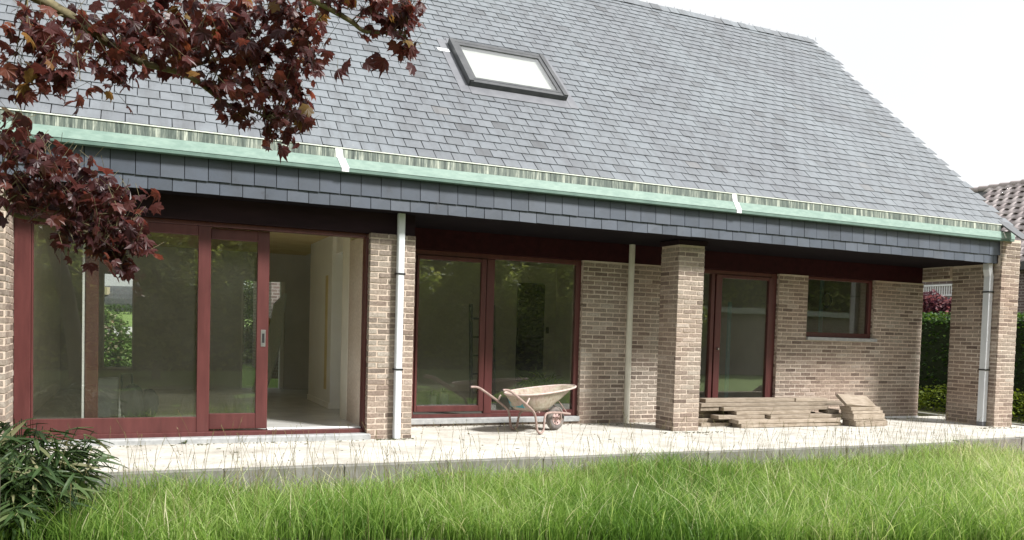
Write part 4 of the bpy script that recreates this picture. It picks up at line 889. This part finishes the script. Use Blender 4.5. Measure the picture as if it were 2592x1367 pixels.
mass('field_hedge', 'low dark hedge in front of the distant barn', 'hedge', 'tree_leaf', (-7, 47, 1.55), lambda n: boxgen(-6, 8, -.5, .5, 0, .55)(n), 3000, .2, (.6, .25))
barn = thing('barn', 'distant grey barn with rounded roof seen through the house', 'barn', (-3.2, 57, 1.75), R_(-30))
prof = [(-3.0, 0), (-3.0, .6)]+[(-3.0*math.cos(R_(t)), .6+1.35*math.sin(R_(t))) for t in range(15, 180, 15)]+[(3.0, .6), (3.0, 0)]
MB().prism([(y_, z_) for y_, z_ in prof], -5.9, 6.0, 'x').put('roof', 'barn_roof', barn); MB().box(-5.4, -4.2, -2.86, -2.5, 1.2, 1.75).put('roof_panel', 'barn_panel', barn)
# neighbouring brick front across the passage behind the rear door
nb2 = thing('brick_annex', 'brown brick outbuilding with dark window seen through the rear glazed door', 'building', (-2.6, 9.6, -.2)); MB().box(-1.2, 2.4, 0, 3, 0, 3.2).put('wall', 'far_brick', nb2); MB().box(-.92, -.3, -.03, .01, .3, 1.75).put('window', 'dark_void', nb2)
# neighbour on the right
nb = thing('neighbour_house', 'neighbouring house with brown pantile roof and white balcony railing', 'house', (13.2, 5, 0))
MB().box(0.1, 7.5, -7, 6, LAWN, 3.3).put('wall', 'far_brick', nb)
MB().box(-.12, .02, -7, 6, 3.04, 3.24).put('gutter', 'dark_metal', nb)
sl_ = math.hypot(3.8, 2.72); ux_, uz_ = 3.8/sl_, 2.72/sl_
mb = MB(); mb.add([(0, -7, 3.18), (0, 6, 3.18), (3.8, 6, 5.9), (3.8, -7, 5.9), (7.6, 6, 3.18), (7.6, -7, 3.18)], [(0, 3, 2, 1), (3, 5, 4, 2), (0, 5, 3), (1, 2, 4)]); rf = mb.put('roof', 'dark_metal', nb)
prof = [(i/8, .028*math.sin(2*math.pi*i/8)) for i in range(9)]; V = [(v_, 0, h_) for v_, h_ in prof]+[(v_, 1, h_+.0) for v_, h_ in prof]; V += [(a_, 0, c_-.02) for a_, b_, c_ in V[:9]]
PT = np.array(V, float); PF = np.array([(i, i+1, 10+i, 9+i) for i in range(8)]+[(18+i, 19+i, 1+i, i) for i in range(8)]); ptm = []
for k in range(5):
    Vp = PT.copy(); Vp[:, 0] *= .305; Vp[:, 1] *= .40; Vp[:9, 2] += .03; Vp[18:, 2] += .03; ptm.append(npmesh('roof_tile', Vp, PF, np.full(len(Vp), k/4), True, 'pantile'))
cnt = 0
for r in range(14):
    for c_ in range(21):
        o = put('roof_tile', ptm[random.randrange(5)], None, rf); s = r*.335+.02; yv = -2.9+c_*.30+(.15 if r % 2 else 0)
        m = Matrix(((0, ux_, -uz_, s*ux_-.03), (-1, 0, 0, yv), (0, uz_, ux_, 3.20+s*uz_), (0, 0, 0, 1))); o.matrix_local = m
for i in range(20): MB().tube([(3.8, -2.9+i*.34, 5.90), (3.8, -2.9+i*.34+.36, 5.935)], .10, 10).put('ridge_tile', 'pantile', rf)
rl = MB(); rl.box(-.42, -.37, .6, 2.6, 2.70, 2.74); rl.box(-.42, -.37, .6, 2.6, 2.44, 2.47)
for i in range(28): rl.box(-.41, -.385, .62+i*.07, .645+i*.07, 2.47, 2.70)
rl.put('railing', 'white_paint', nb); MB().box(-.5, .1, .6, 2.6, 2.30, 2.43).put('balcony_slab', 'concrete', nb)

# ------------------------------------------------------------------ inside the house
ld = thing('stepladder', 'dark stepladder standing inside the tall window', 'ladder', (-2.0, 2.2, FZ))
for dx in (0, .36): MB().tube([(dx, 0, 0), (dx+.0, .12, 1.52)], .03, 8).put('rail', 'dark_metal', ld)
for i in range(5): MB().box(.02, .34, .01+.022*i, .07+.022*i, .22+.27*i, .245+.27*i).put('rung', 'dark_metal', ld)
pf = thing('film_bundle', 'clear plastic sheeting leaning inside the rear glazed door', 'plastic sheet', (-4.35, 5.5, FZ))
b = MB(); 
for i in range(7): b.tube(bez([(-.32+i*.03, -.1, .0), (-.08+i*.03, .1, .75), (.08+i*.028, .35, 1.5+.03*i)], 5), [.035]*8+[.03]*3, 7)
b.put('sheet', 'clear_film', pf)
MB().tube([(-.16, .25, .4), (-.05, .42, 1.25)], .07, 8).put('core', 'sand_sheet', pf)
bx = thing('tile_boxes', 'stack of dark red cartons inside the inner doorway', 'boxes', (-3.5, 3.4, FZ))
for i in range(4): MB().box(-.2+random.uniform(-.02, .02), .15, -.15, .15, i*.088, i*.088+.084, .004).put('carton', 'cardboard', bx)
pl_ = thing('garden_bags', 'dark bulging garden bags standing inside the sliding door', 'bags', (-6.45, 1.5, FZ))
b = MB(); blob(b, (-.06, 0, .19), (.13, .13, .20)); b.put('bag', 'dark_green_plastic', pl_)
b = MB(); blob(b, (.11, .05, .16), (.11, .12, .17)); b.put('bag', 'dark_green_plastic', pl_)
tr_ = thing('tool_crate', 'grey plastic crate behind the sliding door glass', 'crate', (-6.76, 1.75, FZ)); MB().box(-.12, .1, -.12, .12, 0, .46, .01).put('box', 'grey_plastic', tr_)
b = MB(); b.tube([(.14, .05, 0), (.13, .05, .5), (.24, .05, .5), (.27, .05, 0)], .015, 6); b.put('handle', 'dark_metal', tr_)
for i, (x_, w_) in enumerate(((-2.76, .10), (-2.60, .12))):
    cn = thing('canister', ['small pale canister at the left inside the tall window', 'larger pale canister second from left inside the tall window'][i], 'canister', (x_, 1.75, FZ)); b = MB(); b.box(-w_/2, w_/2, -.08, .08, 0, .24+.03*i, .02); b.put('body', 'grey_plastic', cn); MB().tube([(0, 0, .24+.03*i), (0, 0, .30+.03*i)], .022, 8).put('cap', 'dark_metal', cn)
ppl = thing('potted_shrub', 'yellow green feathery plant behind the tall window glass', 'plant', (-.95, 2.1, FZ)); lv = []
for i in range(170):
    a = rng.uniform(0, 6.28); e = rng.uniform(.2, 1.6); lv.append((np.array([-.95, 2.1, FZ+.33])+rng.normal(0, .10, 3)*np.array([1.3, 1, .6]), np.array([math.cos(a), math.sin(a), e*.8]), np.array([0, 0, 1.])+rng.normal(0, .3, 3), rng.uniform(.12, .25), float(rng.random()), int(rng.integers(5))))
V, F, T = scatter(lv, BLV); put('foliage', npmesh('foliage', V-np.array([-.95, 2.1, FZ]), F, T, mat='lime_leaf'), None, ppl, kind='stuff')
b = MB(); b.tube([(0, 0, 0), (0, 0, .16), (0, 0, .3)], [.09, .11, .13], 14); b.put('pot', 'dark_metal', ppl)
hk = thing('hanging_ring', 'dark ring hanging inside the small window', 'ring', (5.05, 2.5, 1.93)); b = MB(); b.tube([(.1*math.cos(t*.35), 0, .13*math.sin(t*.35)) for t in range(19)], .02, 8); b.put('hoop', 'dark_metal', hk)
pp = thing('curtain_post', 'pale upright post inside the small window', 'post', (4.98, 2.56, FZ)); MB().tube([(0, 0, 0), (0, 0, 2.36)], .035, 10).put('pole', 'light_blue', pp)

# ------------------------------------------------------------------ garden behind the photographer (seen in the panes)
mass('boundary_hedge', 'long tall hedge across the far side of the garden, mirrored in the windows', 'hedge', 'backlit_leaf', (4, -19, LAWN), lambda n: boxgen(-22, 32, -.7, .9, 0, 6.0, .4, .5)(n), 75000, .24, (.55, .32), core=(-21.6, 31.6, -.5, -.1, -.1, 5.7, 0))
for i, (x_, y_, s_, lb) in enumerate([(-12.5, -13.5, 1.0, 'garden tree standing leftmost in the mirrored row'), (-9.2, -14, 1.15, 'garden tree mirrored at the left in the sliding door'), (-6.0, -14.6, .95, 'low garden tree mirrored in the middle of the sliding door'), (-3.0, -13.8, 1.1, 'garden tree mirrored in the narrow sliding leaf'), (0.3, -14.3, 1.2, 'garden tree mirrored at the left of the tall window'), (3.6, -14.0, 1.0, 'garden tree mirrored in the middle of the tall window'), (7.0, -14.5, 1.2, 'garden tree mirrored at the right of the tall window'), (11.0, -14.4, 1.0, 'garden tree beside the mirrored brick annex')]):
    mass('garden_tree', lb, 'tree', 'backlit_leaf', (x_, y_, LAWN), ballgen([(0, 0, 2.6*s_, 1.5*s_), (1.0*s_, .2, 1.9*s_, 1.1*s_), (-1.0*s_, 0, 2.0*s_, 1.2*s_), (.2, 0, 3.8*s_, 1.0*s_), (-.3, .3, 1.1*s_, .9*s_)]), 7500, .17, (.5, .32), [([(0, 0, -.2), (.1, 0, 1.2*s_), (0, 0, 3.0*s_)], .12)])

shed = thing('garden_annex', 'long low brick annex with a pale flat roof edge, mirrored in the glazed door', 'building', (19, -16, LAWN))
MB().box(-6.5, 8, -2.5, 0, 0, 2.5).put('wall', 'far_brick', shed); MB().box(-6.7, 8.2, -2.7, .25, 2.501, 2.72).put('roof_edge', 'blue_stone', shed)
